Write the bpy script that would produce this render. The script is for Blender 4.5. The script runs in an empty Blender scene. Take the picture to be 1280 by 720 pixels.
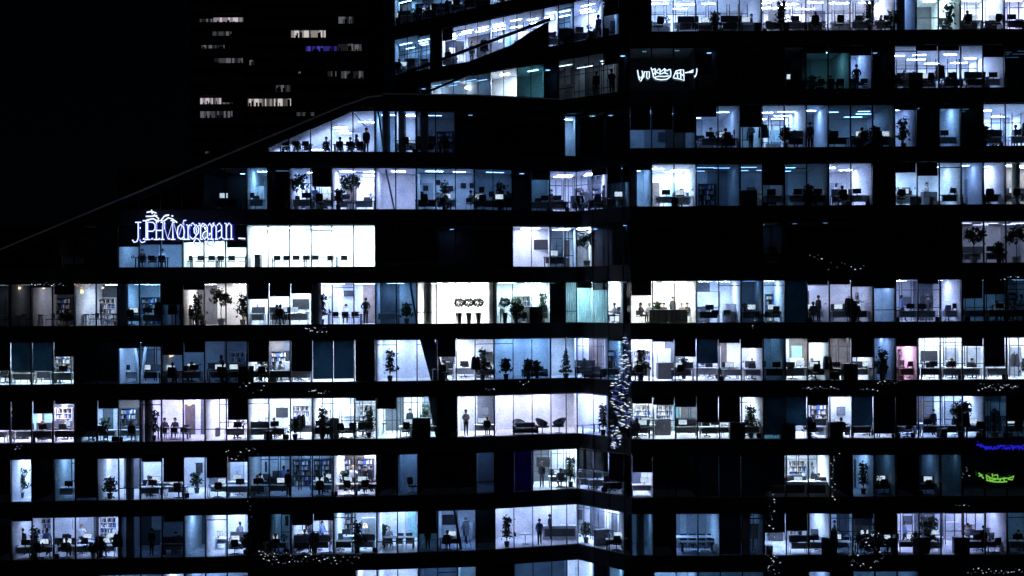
import bpy, bmesh, math, random
from mathutils import Vector, noise
R = math.radians
sc = bpy.context.scene
col = sc.collection
rnd = random.Random(11)

# ------------------------------------------------------------------ camera, sky, added fill, exposure
F, HY = 1728.0, 380.0                       # focal length in photo pixels, horizon row
cam_d = bpy.data.cameras.new('camera'); cam = bpy.data.objects.new('camera', cam_d); col.objects.link(cam)
cam_d.sensor_width = 36.0; cam_d.lens = F / 1280 * 36.0
cam_d.shift_y = (HY - 360) / 1280
cam.rotation_euler = (R(90), R(0.3), 0)
cam_d.clip_start = 0.5; cam_d.clip_end = 3000
sc.camera = cam
w = bpy.data.worlds.new('World'); sc.world = w; w.use_nodes = True
nt = w.node_tree; bg = nt.nodes['Background']
sky = nt.nodes.new('ShaderNodeTexSky'); sky.sky_type = 'NISHITA'; sky.sun_disc = False
sky.sun_elevation = R(22); sky.sun_rotation = R(215)
tn = nt.nodes.new('ShaderNodeMixRGB'); tn.blend_type = 'MULTIPLY'; tn.inputs[0].default_value = 1.0; tn.inputs[2].default_value = (0.45, 0.62, 1.15, 1)
nt.links.new(sky.outputs[0], tn.inputs[1]); nt.links.new(tn.outputs[0], bg.inputs[0]); bg.inputs[1].default_value = 0.00017
sun_d = bpy.data.lights.new('faint_fill', 'SUN'); sun_d.energy = 0.05; sun_d.angle = R(0.5); sun_d.color = (0.75, 0.85, 1)  # added faint fill from behind the camera, lifts coping and bands
sun = bpy.data.objects.new('faint_fill', sun_d); col.objects.link(sun)
sun.rotation_euler = Vector((0.02, 0.8, -0.6)).to_track_quat('-Z', 'Y').to_euler()
vs = sc.view_settings; vs.view_transform = 'Standard'; vs.look = 'None'; vs.exposure = 0.0; vs.gamma = 1.0
vs.use_curve_mapping = False
sc.render.engine = 'CYCLES'
cy = sc.cycles
cy.max_bounces = 5; cy.diffuse_bounces = 4; cy.glossy_bounces = 2; cy.transmission_bounces = 2; cy.transparent_max_bounces = 8
cy.use_denoising = True; cy.sample_clamp_indirect = 6.0; cy.caustics_reflective = False; cy.caustics_refractive = False

# ------------------------------------------------------------------ materials
M = {}
def mat(name, c, rough=0.7, metal=0.0, emit=None, es=0.0, var=0.0, scale=3.0, spec=0.4):
    if name in M: return M[name]
    m = bpy.data.materials.new(name); m.use_nodes = True; M[name] = m
    n = m.node_tree; b = n.nodes['Principled BSDF']
    b.inputs['Base Color'].default_value = (*c, 1); b.inputs['Roughness'].default_value = rough
    b.inputs['Metallic'].default_value = metal; b.inputs['Specular IOR Level'].default_value = spec
    if emit:
        b.inputs['Emission Color'].default_value = (*emit, 1); b.inputs['Emission Strength'].default_value = es
    if var:
        t = n.nodes.new('ShaderNodeTexCoord'); x = n.nodes.new('ShaderNodeTexNoise')
        x.inputs['Scale'].default_value = scale; x.inputs['Detail'].default_value = 5
        r = n.nodes.new('ShaderNodeValToRGB')
        r.color_ramp.elements[0].position = 0.3; r.color_ramp.elements[1].position = 0.7
        r.color_ramp.elements[0].color = (*[max(0, k * (1 - var)) for k in c], 1)
        r.color_ramp.elements[1].color = (*[min(1, k * (1 + var)) for k in c], 1)
        n.links.new(t.outputs['Object'], x.inputs['Vector']); n.links.new(x.outputs[0], r.inputs[0])
        n.links.new(r.outputs[0], b.inputs['Base Color'])
    return m
def emitter(name, c, s):
    if name in M: return M[name]
    m = bpy.data.materials.new(name); m.use_nodes = True; M[name] = m
    n = m.node_tree; n.nodes.clear()
    e = n.nodes.new('ShaderNodeEmission'); o = n.nodes.new('ShaderNodeOutputMaterial')
    e.inputs[0].default_value = (*c, 1); e.inputs[1].default_value = s
    n.links.new(e.outputs[0], o.inputs[0])
    m.cycles.emission_sampling = 'NONE'
    return m
mat('facade', (0.018, 0.022, 0.032), 0.55, var=0.35, scale=0.8, spec=0.15)
mat('frame', (0.02, 0.022, 0.026), 0.5, metal=0.0, spec=0.2)
mat('coping', (0.55, 0.57, 0.6), 0.5, metal=0.2, var=0.2, scale=0.7)
mat('wall_white', (0.78, 0.79, 0.8), 0.8, var=0.06, scale=0.5)
mat('wall_grey', (0.42, 0.44, 0.47), 0.8, var=0.12, scale=0.6)
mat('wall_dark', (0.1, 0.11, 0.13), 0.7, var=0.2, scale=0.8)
mat('wall_wood', (0.13, 0.1, 0.085), 0.6, var=0.25, scale=2)
mat('wall_teal', (0.25, 0.45, 0.48), 0.7, var=0.15)
mat('wall_violet', (0.22, 0.16, 0.5), 0.8, var=0.2)
mat('ceiling', (0.74, 0.75, 0.77), 0.9, var=0.05)
mat('carpet', (0.36, 0.38, 0.42), 0.95, var=0.25, scale=1.5)
mat('carpet_pale', (0.62, 0.63, 0.65), 0.8, var=0.12, scale=1.0)
mat('black_fabric', (0.02, 0.021, 0.025), 0.85)
mat('grey_fabric', (0.12, 0.13, 0.15), 0.9)
mat('black_plastic', (0.018, 0.018, 0.02), 0.45)
mat('chrome', (0.55, 0.56, 0.58), 0.25, metal=0.9)
mat('white_laminate', (0.78, 0.79, 0.8), 0.4, var=0.04)
mat('grey_laminate', (0.33, 0.35, 0.37), 0.5, var=0.08)
mat('dark_laminate', (0.06, 0.06, 0.065), 0.5, var=0.1)
mat('wood', (0.3, 0.19, 0.1), 0.5, var=0.25, scale=4)
mat('paper', (0.8, 0.8, 0.78), 0.8)
mat('card', (0.36, 0.27, 0.18), 0.85, var=0.1)
mat('red_card', (0.5, 0.06, 0.05), 0.7)
mat('blue_card', (0.08, 0.14, 0.4), 0.7)
mat('leaf', (0.035, 0.075, 0.03), 0.6, var=0.5, scale=9)
mat('leaf_dark', (0.018, 0.04, 0.02), 0.6, var=0.5, scale=9)
mat('bark', (0.08, 0.055, 0.04), 0.9, var=0.3, scale=12)
mat('pot_dark', (0.03, 0.03, 0.033), 0.4)
mat('pot_white', (0.7, 0.7, 0.7), 0.4)
mat('skin', (0.5, 0.33, 0.25), 0.6)
mat('hair', (0.03, 0.022, 0.018), 0.7)
mat('hair_fair', (0.25, 0.17, 0.09), 0.7)
mat('suit', (0.022, 0.024, 0.03), 0.85, var=0.2, scale=6)
mat('trousers', (0.03, 0.032, 0.04), 0.85)
mat('shirt_white', (0.7, 0.71, 0.74), 0.8)
mat('shirt_blue', (0.13, 0.2, 0.38), 0.8)
mat('shirt_grey', (0.2, 0.2, 0.22), 0.8)
mat('dress_red', (0.4, 0.06, 0.08), 0.8)
mat('concrete', (0.3, 0.31, 0.33), 0.8, var=0.2, scale=1.2)
mat('ground', (0.03, 0.03, 0.032), 0.9, var=0.3, scale=0.3)
mat('tower', (0.025, 0.03, 0.045), 0.8, var=0.3, scale=0.2, spec=0.05)
mat('cable', (0.01, 0.01, 0.012), 0.7)
def glass_mat():
    m = bpy.data.materials.new('glass'); m.use_nodes = True; M['glass'] = m
    n = m.node_tree; n.nodes.clear()
    o = n.nodes.new('ShaderNodeOutputMaterial'); mx = n.nodes.new('ShaderNodeMixShader')
    t = n.nodes.new('ShaderNodeBsdfTransparent'); g = n.nodes.new('ShaderNodeBsdfGlossy')
    g.inputs['Roughness'].default_value = 0.03; g.inputs['Color'].default_value = (0.8, 0.9, 1, 1)
    mx.inputs[0].default_value = 0.06
    tc = n.nodes.new('ShaderNodeTexCoord'); x = n.nodes.new('ShaderNodeTexNoise'); x.inputs['Scale'].default_value = 0.9
    x.inputs['Detail'].default_value = 6
    r = n.nodes.new('ShaderNodeValToRGB')
    r.color_ramp.elements[0].position = 0.3; r.color_ramp.elements[1].position = 0.62
    r.color_ramp.elements[0].color = (0.6, 0.68, 0.76, 1); r.color_ramp.elements[1].color = (0.93, 0.96, 0.98, 1)
    n.links.new(tc.outputs['Object'], x.inputs['Vector']); n.links.new(x.outputs[0], r.inputs[0])
    x2 = n.nodes.new('ShaderNodeTexNoise'); x2.inputs['Scale'].default_value = 17; x2.inputs['Detail'].default_value = 3
    r2 = n.nodes.new('ShaderNodeValToRGB'); r2.color_ramp.elements[0].position = .35; r2.color_ramp.elements[1].position = .6
    r2.color_ramp.elements[0].color = (.62, .66, .7, 1); r2.color_ramp.elements[1].color = (1, 1, 1, 1)
    mm = n.nodes.new('ShaderNodeMixRGB'); mm.blend_type = 'MULTIPLY'; mm.inputs[0].default_value = 1
    n.links.new(tc.outputs['Object'], x2.inputs['Vector']); n.links.new(x2.outputs[0], r2.inputs[0])
    n.links.new(r.outputs[0], mm.inputs[1]); n.links.new(r2.outputs[0], mm.inputs[2]); n.links.new(mm.outputs[0], t.inputs[0])
    n.links.new(t.outputs[0], mx.inputs[1]); n.links.new(g.outputs[0], mx.inputs[2]); n.links.new(mx.outputs[0], o.inputs[0])
glass_mat()
def blind_mat(name, c, tr):
    m = bpy.data.materials.new(name); m.use_nodes = True; M[name] = m
    n = m.node_tree; n.nodes.clear()
    o = n.nodes.new('ShaderNodeOutputMaterial'); a = n.nodes.new('ShaderNodeAddShader')
    d = n.nodes.new('ShaderNodeBsdfDiffuse'); t = n.nodes.new('ShaderNodeBsdfTranslucent')
    d.inputs[0].default_value = (*c, 1)
    tc = n.nodes.new('ShaderNodeTexCoord'); x = n.nodes.new('ShaderNodeTexNoise'); x.inputs['Scale'].default_value = 1.1; x.inputs['Detail'].default_value = 7
    r = n.nodes.new('ShaderNodeValToRGB')
    r.color_ramp.elements[0].position = 0.25; r.color_ramp.elements[1].position = 0.75
    r.color_ramp.elements[0].color = (*[k * 0.55 for k in tr], 1); r.color_ramp.elements[1].color = (*[k * 1.35 for k in tr], 1)
    n.links.new(tc.outputs['Object'], x.inputs['Vector']); n.links.new(x.outputs[0], r.inputs[0]); n.links.new(r.outputs[0], t.inputs[0])
    n.links.new(d.outputs[0], a.inputs[0]); n.links.new(t.outputs[0], a.inputs[1]); n.links.new(a.outputs[0], o.inputs[0])
blind_mat('blind_dark', (0.03, 0.03, 0.035), (0.009, 0.012, 0.018))
blind_mat('blind_sheer', (0.05, 0.06, 0.07), (0.05, 0.09, 0.12))
blind_mat('blind_violet', (0.05, 0.03, 0.09), (0.05, 0.035, 0.13))
blind_mat('curtain_cloth', (0.3, 0.38, 0.42), (0.24, 0.34, 0.38))

# ------------------------------------------------------------------ mesh builder
class MB:
    def __init__(s): s.v = []; s.f = []; s.m = []
    def poly(s, pts, m=0):
        i = len(s.v); s.v += [tuple(p) for p in pts]; s.f.append(list(range(i, i + len(pts)))); s.m.append(m); return s
    def prism(s, foot, z0, z1, m=0):
        """foot: list of (x,y); z0/z1: number or list per point"""
        n = len(foot)
        a = z0 if isinstance(z0, (list, tuple)) else [z0] * n
        b = z1 if isinstance(z1, (list, tuple)) else [z1] * n
        i = len(s.v)
        s.v += [(p[0], p[1], a[k]) for k, p in enumerate(foot)] + [(p[0], p[1], b[k]) for k, p in enumerate(foot)]
        s.f.append([i + k for k in range(n)][::-1]); s.f.append([i + n + k for k in range(n)])
        for k in range(n):
            l = (k + 1) % n; s.f.append([i + k, i + l, i + n + l, i + n + k])
        s.m += [m] * (n + 2); return s
    def box(s, x0, x1, y0, y1, z0, z1, m=0):
        return s.prism([(x0, y0), (x1, y0), (x1, y1), (x0, y1)], z0, z1, m)
    def tube(s, pts, r, m=0, n=6):
        pts = [Vector(p) for p in pts]; rr = r if isinstance(r, (list, tuple)) else [r] * len(pts)
        i = len(s.v)
        for k, p in enumerate(pts):
            t = (pts[min(k + 1, len(pts) - 1)] - pts[max(k - 1, 0)])
            t = t.normalized() if t.length > 1e-9 else Vector((0, 0, 1))
            u = t.cross(Vector((0, 1, 0)) if abs(t.y) < 0.9 else Vector((1, 0, 0))).normalized(); q = t.cross(u)
            for a in range(n):
                an = 2 * math.pi * a / n
                s.v.append(tuple(p + (u * math.cos(an) + q * math.sin(an)) * rr[k]))
        for k in range(len(pts) - 1):
            for a in range(n):
                b = (a + 1) % n
                s.f.append([i + k * n + a, i + k * n + b, i + (k + 1) * n + b, i + (k + 1) * n + a]); s.m.append(m)
        s.f.append([i + a for a in range(n)][::-1]); s.f.append([i + (len(pts) - 1) * n + a for a in range(n)]); s.m += [m, m]
        return s
    def lathe(s, prof, c=(0, 0, 0), m=0, n=14):
        i = len(s.v)
        for r, z in prof:
            for a in range(n):
                an = 2 * math.pi * a / n
                s.v.append((c[0] + r * math.cos(an), c[1] + r * math.sin(an), c[2] + z))
        for k in range(len(prof) - 1):
            for a in range(n):
                b = (a + 1) % n
                s.f.append([i + k * n + a, i + k * n + b, i + (k + 1) * n + b, i + (k + 1) * n + a]); s.m.append(m)
        s.f.append([i + a for a in range(n)][::-1]); s.f.append([i + (len(prof) - 1) * n + a for a in range(n)]); s.m += [m, m]
        return s
    def blob(s, c, r, m=0, n=8, k=5, sq=(1, 1, 1)):
        return s.lathe([(max(0.001, r * math.sin(math.pi * j / k)) * sq[0], -r * math.cos(math.pi * j / k) * sq[2]) for j in range(k + 1)], c, m, n)
    def leaves(s, spots, size, rg, m=0):
        for p in spots:
            a = Vector((rg.uniform(-1, 1), rg.uniform(-1, 1), rg.uniform(-0.7, 1))).normalized()
            b = a.cross(Vector((rg.uniform(-1, 1), rg.uniform(-1, 1), rg.uniform(-1, 1)))).normalized()
            L = size * rg.uniform(0.6, 1.3); p = Vector(p)
            s.poly([p - a * L, p + b * L * 0.45, p + a * L, p - b * L * 0.45], m)
        return s
    def mesh(s, name, mats):
        me = bpy.data.meshes.new(name); me.from_pydata(s.v, [], s.f)
        for x in mats: me.materials.append(M[x] if isinstance(x, str) else x)
        me.polygons.foreach_set('material_index', s.m); me.update(); return me
    def build(s, name, mats, parent=None, smooth=False, bevel=0):
        if isinstance(mats, str) or not isinstance(mats, (list, tuple)): mats = [mats]
        me = s.mesh(name, mats)
        if smooth: me.polygons.foreach_set('use_smooth', [True] * len(me.polygons))
        o = bpy.data.objects.new(name, me); col.objects.link(o); o.parent = parent
        if bevel:
            b = o.modifiers.new('bevel', 'BEVEL'); b.width = bevel; b.segments = 2; b.limit_method = 'ANGLE'
        return o
def empty(name, loc=(0, 0, 0), rz=0):
    o = bpy.data.objects.new(name, None); o.empty_display_size = 0.2; col.objects.link(o)
    o.location = loc; o.rotation_euler.z = rz; return o
def tag(o, label=None, cat=None, group=None, kind=None):
    if label: o['label'] = label
    if cat: o['category'] = cat
    if group: o['group'] = group
    if kind: o['kind'] = kind
    return o

# ------------------------------------------------------------------ plan of the building
def at(px, py, Y): return Vector(((px - 640) / F * Y, Y, (HY - py) / F * Y))
def pxx(px, Y): return (px - 640) / F * Y
FRONT = [(-40, 89.3), (469.5, 91.3), (593.5, 92.2), (721, 94.6), (788, 90.0), (1320, 89.7)]
WING = [(495, 106.5), (682, 95.4), (788, 90.0)]
def plan_at(px, line):
    for (a, da), (b, db) in zip(line, line[1:]):
        if a <= px <= b or (b, db) == line[-1] or (px < a and (a, da) == line[0]):
            A = Vector((pxx(a, da), da)); B = Vector((pxx(b, db), db))
            k = (px - 640) / F                       # x = k*y
            d = B - A; den = d.x - k * d.y
            t = (k * A.y - A.x) / den
            return A + d * t
BL = [12 + 27.0 * k for k in range(-2, 17)] + [469.5]
BL = [-42, -15, 12, 39, 66, 93, 120.5, 147.5, 174.5, 201.5, 228.5, 255.5, 282.5, 309, 335.5, 362.5, 389.5, 415.5, 442.5, 469.5]
BN = [469.5, 495.5, 521, 545.5, 570, 593.5, 617, 641, 664.5, 688, 707, 721, 741, 760, 779, 788]
BR = [788 + 27.62 * k for k in range(0, 26)]
BW = [495, 511, 524.5, 539.5, 554, 568.5, 584, 599, 614.5, 631, 648, 665, 682, 700, 719, 737.5, 756, 776, 788]
BLK = {'L': (BL, FRONT), 'N': (BN, FRONT), 'R': (BR, FRONT), 'W': (BW, WING)}
PITCH = 72.75 / F * 90.0
def zrow(r): return (HY - (41.5 + 72.75 * r)) / F * 90.0
H = 2.80                                         # clear height of the glazing
def zroof(px):                                   # underside of the sloping roof over the left block
    py = 310 - 0.413 * px
    return (HY - py) / F * plan_at(px, FRONT).y - 0.55

ORD = 'zeroth first second third fourth fifth sixth seventh eighth ninth tenth eleventh twelfth thirteenth fourteenth fifteenth sixteenth seventeenth eighteenth nineteenth twentieth'.split()
def place_words(r, px, blk):
    fl = 'uppermost floor' if r == -1 else 'top floor' if r == 0 else ORD[r + 1] + ' floor down'
    b = BLK[blk][0]; i = max(k for k in range(len(b)) if b[k] <= px) if px >= b[0] else 0
    if blk == 'R': return fl + ', ' + ORD[min(20, i + 1)] + ' tower-side bay'
    if blk == 'L': return fl + ', ' + ORD[len(b) - 1 - min(i, len(b) - 2)] + ' slope-side bay'
    if blk == 'N': return fl + ', ' + ORD[min(i, len(b) - 2) + 1] + ' fold bay'
    return fl + ', ' + ORD[min(i, len(b) - 2) + 1] + ' rear-wing bay'

# ------------------------------------------------------------------ ground and building shells
g = MB(); g.poly([(-900, -60, -34), (900, -60, -34), (900, 1800, -34), (-900, 1800, -34)])
tag(g.build('ground', 'ground'), kind='structure')

bld = {}
for k, lab in {'L': 'dark glass office block under the long sloping roofline', 'N': 'folded glass corner between the two office blocks',
               'R': 'broad dark office block with flat roofed lit floors beside the fold', 'W': 'set-back upper glass wing rising behind the sloping roof'}.items():
    p = plan_at((BLK[k][0][0] + BLK[k][0][-1]) / 2, BLK[k][1])
    bld[k] = tag(empty('office_block', (p.x, p.y, -34)), lab, 'building', 'joined blocks of the office building')
def to_block(b, pts):
    o = bld[b].location; return [(p[0] - o.x, p[1] - o.y) for p in pts]
def bz(z): return z + 34.0
FLOORW, SLABT = 9.5, PITCH - H - 0.04
def slab(b, r, x0, x1, dz=0.0, t=None, out=0.13, back=FLOORW):
    B, line = BLK[b]
    xs = sorted({x0, x1, *[x for x in B if x0 < x < x1]})
    fr = [plan_at(x, line) for x in xs]
    foot = [(p.x, p.y - out) for p in fr] + [(p.x, p.y + back) for p in fr[::-1]]
    z1 = zrow(r) + dz; z0 = z1 - (t or SLABT)
    m = MB().prism(to_block(b, foot), bz(z0), bz(z1))
    for x in xs[1:-1]:
        p = plan_at(x, line); m.prism(to_block(b, [(p.x - .03, p.y - out - .035), (p.x + .03, p.y - out - .035), (p.x + .03, p.y - out - .002), (p.x - .03, p.y - out - .002)]), bz(z0 + .02), bz(z1 - .02), 1)
    o = m.build('floor_band', ['facade', 'frame'], bld[b])
    # slim metal drip edge under each band and joints between the cladding panels
    return o
for r in range(2, 11):
    slab('L', r, {2: 285, 3: 112}.get(r, -42), 469.5)
    slab('N', r, 469.5, 788)
for r in range(-1, 11): slab('R', r, 788, BR[-1])
for r in range(-1, 2): slab('W', r, 495, 788, back=6.0)
slab('W', -2, 495, 788, t=1.0, back=6.0)
slab('R', -2, 788, BR[-1])
slab('L', 1, 458, 469.5, dz=0.02, t=0.9); slab('N', 1, 469.5, 700, dz=0.02, t=0.9, back=5)
# base storeys below the picture
for b in 'LNR':
    B, line = BLK[b]; fr = [plan_at(x, line) for x in B]
    foot = [(p.x, p.y) for p in fr] + [(p.x, p.y + FLOORW) for p in fr[::-1]]
    MB().prism(to_block(b, foot), 0, bz(zrow(10)) - SLABT - 0.02).build('podium', 'facade', bld[b])
# sloping roof with its pale coping, flat parapet beyond it
pts = [(x, 310 - 0.413 * x) for x in (-42, 60, 160, 260, 360, 430)] + [(448, 126.5), (462, 121.5), (480, 119.5)]
m = MB(); c = MB()
for (xa, ya), (xb, yb) in zip(pts, pts[1:]):
    A, Bp = plan_at(xa, FRONT), plan_at(xb, FRONT)
    za, zb = (HY - ya) / F * A.y, (HY - yb) / F * Bp.y
    foot = to_block('L', [(A.x, A.y - 0.2), (Bp.x, Bp.y - 0.2), (Bp.x, Bp.y + 9), (A.x, A.y + 9)])
    m.prism(foot, [bz(za - 0.5), bz(zb - 0.5)] * 1 + [bz(zb - 0.5), bz(za - 0.5)], [bz(za), bz(zb), bz(zb), bz(za)])
    foot = to_block('L', [(A.x, A.y - 0.34), (Bp.x, Bp.y - 0.34), (Bp.x, Bp.y - 0.2), (A.x, A.y - 0.2)])
    c.prism(foot, [bz(za - 0.06), bz(zb - 0.06), bz(zb - 0.06), bz(za - 0.06)], [bz(za + .06), bz(zb + .06), bz(zb + .06), bz(za + .06)])
rf = m.build('roof', 'facade', bld['L']); c.build('coping', 'coping', rf)
xs = [480, 530, 593.5, 660, 700]
m = MB()
for xa, xb in zip(xs, xs[1:]):
    A, Bp = plan_at(xa, FRONT), plan_at(xb, FRONT)
    z = zrow(1) + 0.02
    m.prism(to_block('N', [(A.x, A.y - 0.22), (Bp.x, Bp.y - 0.22), (Bp.x, Bp.y + .1), (A.x, A.y + .1)]), bz(z), bz(z + 0.1))
m.build('parapet', 'wall_grey', bld['N'])
# end wall of the sloping block (solid below the roof) on rows 2 and 3 ends
# raking roof beam and infill in front of the rear wing
m = MB()
def bar(mb, b, p, q, th, d=0.25, Yp=None):
    a = at(*p); e = at(*q); o = bld[b].location
    n = Vector((-(e.z - a.z), 0, e.x - a.x)).normalized() * th / 2
    for s_ in (0,):
        P = [a - n, e - n, e + n, a + n]
        i = len(mb.v)
        for dy in (0, d): mb.v += [(p_.x - o.x, p_.y - o.y + dy, bz(p_.z)) for p_ in P]
        mb.f += [[i, i + 1, i + 2, i + 3], [i + 7, i + 6, i + 5, i + 4]] + [[i + k, i + 4 + k, i + 4 + (k + 1) % 4, i + (k + 1) % 4] for k in range(4)]
        mb.m += [0] * 6
bar(m, 'W', (494, 95.5, 105.8), (690, 23.5, 94.0), 0.2)
m.build('raking_beam', 'facade', bld['W'])
m = MB(); bar(m, 'W', (538, 113, 103.2), (628, 76, 97.8), 0.14); m.build('brace', 'facade', bld['W'])
m = MB()
o = bld['W'].location
tri = [at(560, 86, 101.6), at(640, 55.5, 97.0), at(664, 39, 95.8), at(688, 26, 94.3), at(688, 66, 94.3), at(606, 86, 99.0)]
i = len(m.v)
for dy in (0.3, 0.6): m.v += [(p.x - o.x, p.y - o.y + dy, bz(p.z)) for p in tri]
m.f += [[i + k for k in range(6)], [i + 11 - k for k in range(6)]] + [[i + k, i + 6 + k, i + 6 + (k + 1) % 6, i + (k + 1) % 6] for k in range(6)]; m.m += [0] * 8
m.build('gable_panel', 'facade', bld['W'])
m = MB()
A = plan_at(495, WING); m.prism(to_block('W', [(A.x - 0.3, A.y - .2), (A.x - .02, A.y - .2), (A.x - .02, A.y + 6), (A.x - .3, A.y + 6)]), bz(zrow(1) - 1), bz(zrow(-2) + .3))
m.build('end_wall', 'facade', bld['W'])

# ------------------------------------------------------------------ rooms
LEVEL = {'W': 3.3, 'b': 1.75, 'm': 0.50, 'd': 0.09, 'k': 0.005, '-': 0.0}
TINT = {'W': (0.70, 0.79, 1.0), 'b': (0.46, 0.61, 1.0), 'm': (0.29, 0.53, 1.0), 'd': (0.22, 0.5, 1.0), 'k': (0.25, 0.55, 1.0)}
TINTS = {'t': (0.2, 0.68, 0.9), 'g': (0.74, 0.96, 1.0), 'y': (1.0, 0.93, 0.84), 'l': (0.58, 0.64, 1.0), 'v': (0.4, 0.3, 1.0), 'a': (0.62, 0.7, 0.84)}
ROOMS = []
def room(b, r, x0, x1, lv, preset='desk', **o):
    B, line = BLK[b]
    snap = lambda x: min(B, key=lambda q: abs(q - x))
    ROOMS.append(dict(b=b, r=r, x0=snap(x0), x1=snap(x1), lv=lv, preset=preset, **o))
BLINDS = []
def blinds(b, r, *items):
    """items: (x0, x1, fraction, kind) one roller blind per bay"""
    B = BLK[b][0]
    for it in items:
        x0, x1, fr = it[:3]; kd = it[3] if len(it) > 3 else 'o'
        for a, c_ in zip(B, B[1:]):
            mid = (a + c_) / 2
            if x0 < mid < x1: BLINDS.append((b, r, a, c_, fr, kd))

# --- rear wing
room('W', -1, 495, 614, 'm', 'desk', d=5, dens=1.4); room('W', -1, 614, 682, 'b', 'desk', d=5)
room('W', 0, 495, 539, 'm', 'few', d=5); room('W', 0, 554, 614, 'b', 'few', d=5, tint='n'); room('W', 0, 614, 682, 'b', 'few', d=5)
room('W', 0, 682, 700, 'b', 'desk', d=5); room('W', 0, 700, 719, 'm', 'desk', d=5, wall='g'); room('W', 0, 719, 756, 'b', 'desk', d=5)
room('W', 0, 756, 776, 'm', 'desk', d=4)
blinds('W', 0, (539, 554, 1.0), (757, 775, .5), (554, 568, 0.3), (524, 539, .05))
room('W', 1, 539.5, 614, 'd', 'none', d=3.2); room('W', 1, 614, 648, 'b', 'none', tint='g', d=3.5)
room('W', 1, 648, 682, 'd', 'none', tint='t', d=5, lv2=1.7); room('W', 1, 700, 776, 'd', 'few', tint='a', d=5)
blinds('W', 1, (757, 776, .3))
# --- right block, top floors (ceilings in view)
room('R', 0, 815, 943, 'b', 'busy', d=7, boost=1.5); room('R', 0, 954, 1117, 'W', 'busy', d=7); room('R', 0, 1120, 1145, 'm', 'none', cols=[1131])
room('R', 0, 1145, 1200, 'b', 'plants', tint='g', d=6); room('R', 0, 1200, 1257, 'W', 'desk', d=5); room('R', 0, 1257, 1312, 'b', 'few', tint='l')
room('R', 1, 788, 880, 'k', 'none', tint='t', lamps='spot', d=4, lv2=.4)
room('R', 1, 1007, 1062, 'd', 'meet', tint='t', lamps='spot', d=5); room('R', 1, 1062, 1089, 'm', 'meet', d=4)
room('R', 1, 1117, 1257, 'b', 'busy', d=7.5); room('R', 1, 1257, 1312, 'k', 'none')
blinds('R', 1, (1007, 1062, .14), (1062, 1089, .2), (1145, 1200, .1), (1229, 1257, .26))
room('N', 2, 469.5, 495.5, 'm', 'none', d=4, lv2=1.3, cols=[483]); room('N', 2, 495.5, 521, 'b', 'few', d=4, cols=[503]); room('N', 2, 521, 560, 'd', 'few', d=4, cols=[531])
room('N', 2, 707, 721, 'm', 'none', d=3); room('N', 2, 721, 760, 'k', 'none', lamps='spot', tint='t')
room('R', 2, 788, 870, 'd', 'few', d=5, lv2=1.5); room('R', 2, 871, 926, 'm', 'busy', d=7); room('R', 2, 926, 954, 'm', 'few', d=5)
room('R', 2, 954, 1009, 'b', 'desk', d=7.5); room('R', 2, 1009, 1037, 'm', 'few', d=6); room('R', 2, 1037, 1120, 'd', 'busy', d=7, lv2=1.4)
room('R', 2, 1120, 1145, 'm', 'desk', d=6, cab=1); room('R', 2, 1172, 1200, 'm', 'desk', d=4); room('R', 2, 1200, 1230, 'k', 'none'); room('R', 2, 1230, 1312, 'b', 'desk', d=7)
blinds('R', 2, (788, 843, .55), (843, 871, .62), (871, 898, .25), (926, 954, .5), (1120, 1145, .12), (1172, 1200, .1))
room('R', 3, 788, 815, 'm', 'none', cols=[793]); room('R', 3, 815, 870, 'W', 'desk', tint='l', d=6); room('R', 3, 870, 926, 'd', 'few', d=5, lv2=1.3)
room('R', 3, 926, 981, 'd', 'desk', d=5); room('R', 3, 981, 1037, 'd', 'busy', d=6); room('R', 3, 1037, 1092, 'b', 'busy', d=7)
room('R', 3, 1119, 1203, 'b', 'busy', d=6); room('R', 3, 1203, 1230, 'm', 'few', d=3.5); room('R', 3, 1230, 1258, 'b', 'desk', d=6); room('R', 3, 1258, 1312, 'W', 'few', d=4, cols=[1275])
blinds('R', 3, (788, 815, .12), (954, 981, .5), (1119, 1147, .22), (1147, 1175, .3))
room('N', 3, 469.5, 521, 'b', 'none', d=4.5, lv2=.6); room('N', 3, 521, 593.5, 'm', 'crowd', d=3.6, lv2=1.2, pale=1); room('N', 3, 593.5, 641, 'd', 'crowd', d=3.6, lv2=1.3, pale=1)
room('N', 3, 660, 688, 'd', 'few', d=4, lv2=1.4); room('N', 3, 695, 760, 'b', 'busy', d=6, boost=1.5); room('N', 3, 760, 788, 'd', 'few')
blinds('N', 3, (664, 688, .22), (741, 760, .15), (760, 788, .4))
room('N', 4, 641, 688, 'b', 'none', d=3.5, tint='l', tv=1); room('N', 4, 688, 721, 'b', 'desk', d=5); room('N', 4, 721, 741, 'W', 'plants', d=4)
room('R', 4, 981, 1092, 'k', 'none', lamps='spot', d=6, lv2=.5)
room('R', 4, 1203, 1312, 'd', 'plants', d=5, tint='l', lv2=2.0)
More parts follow.
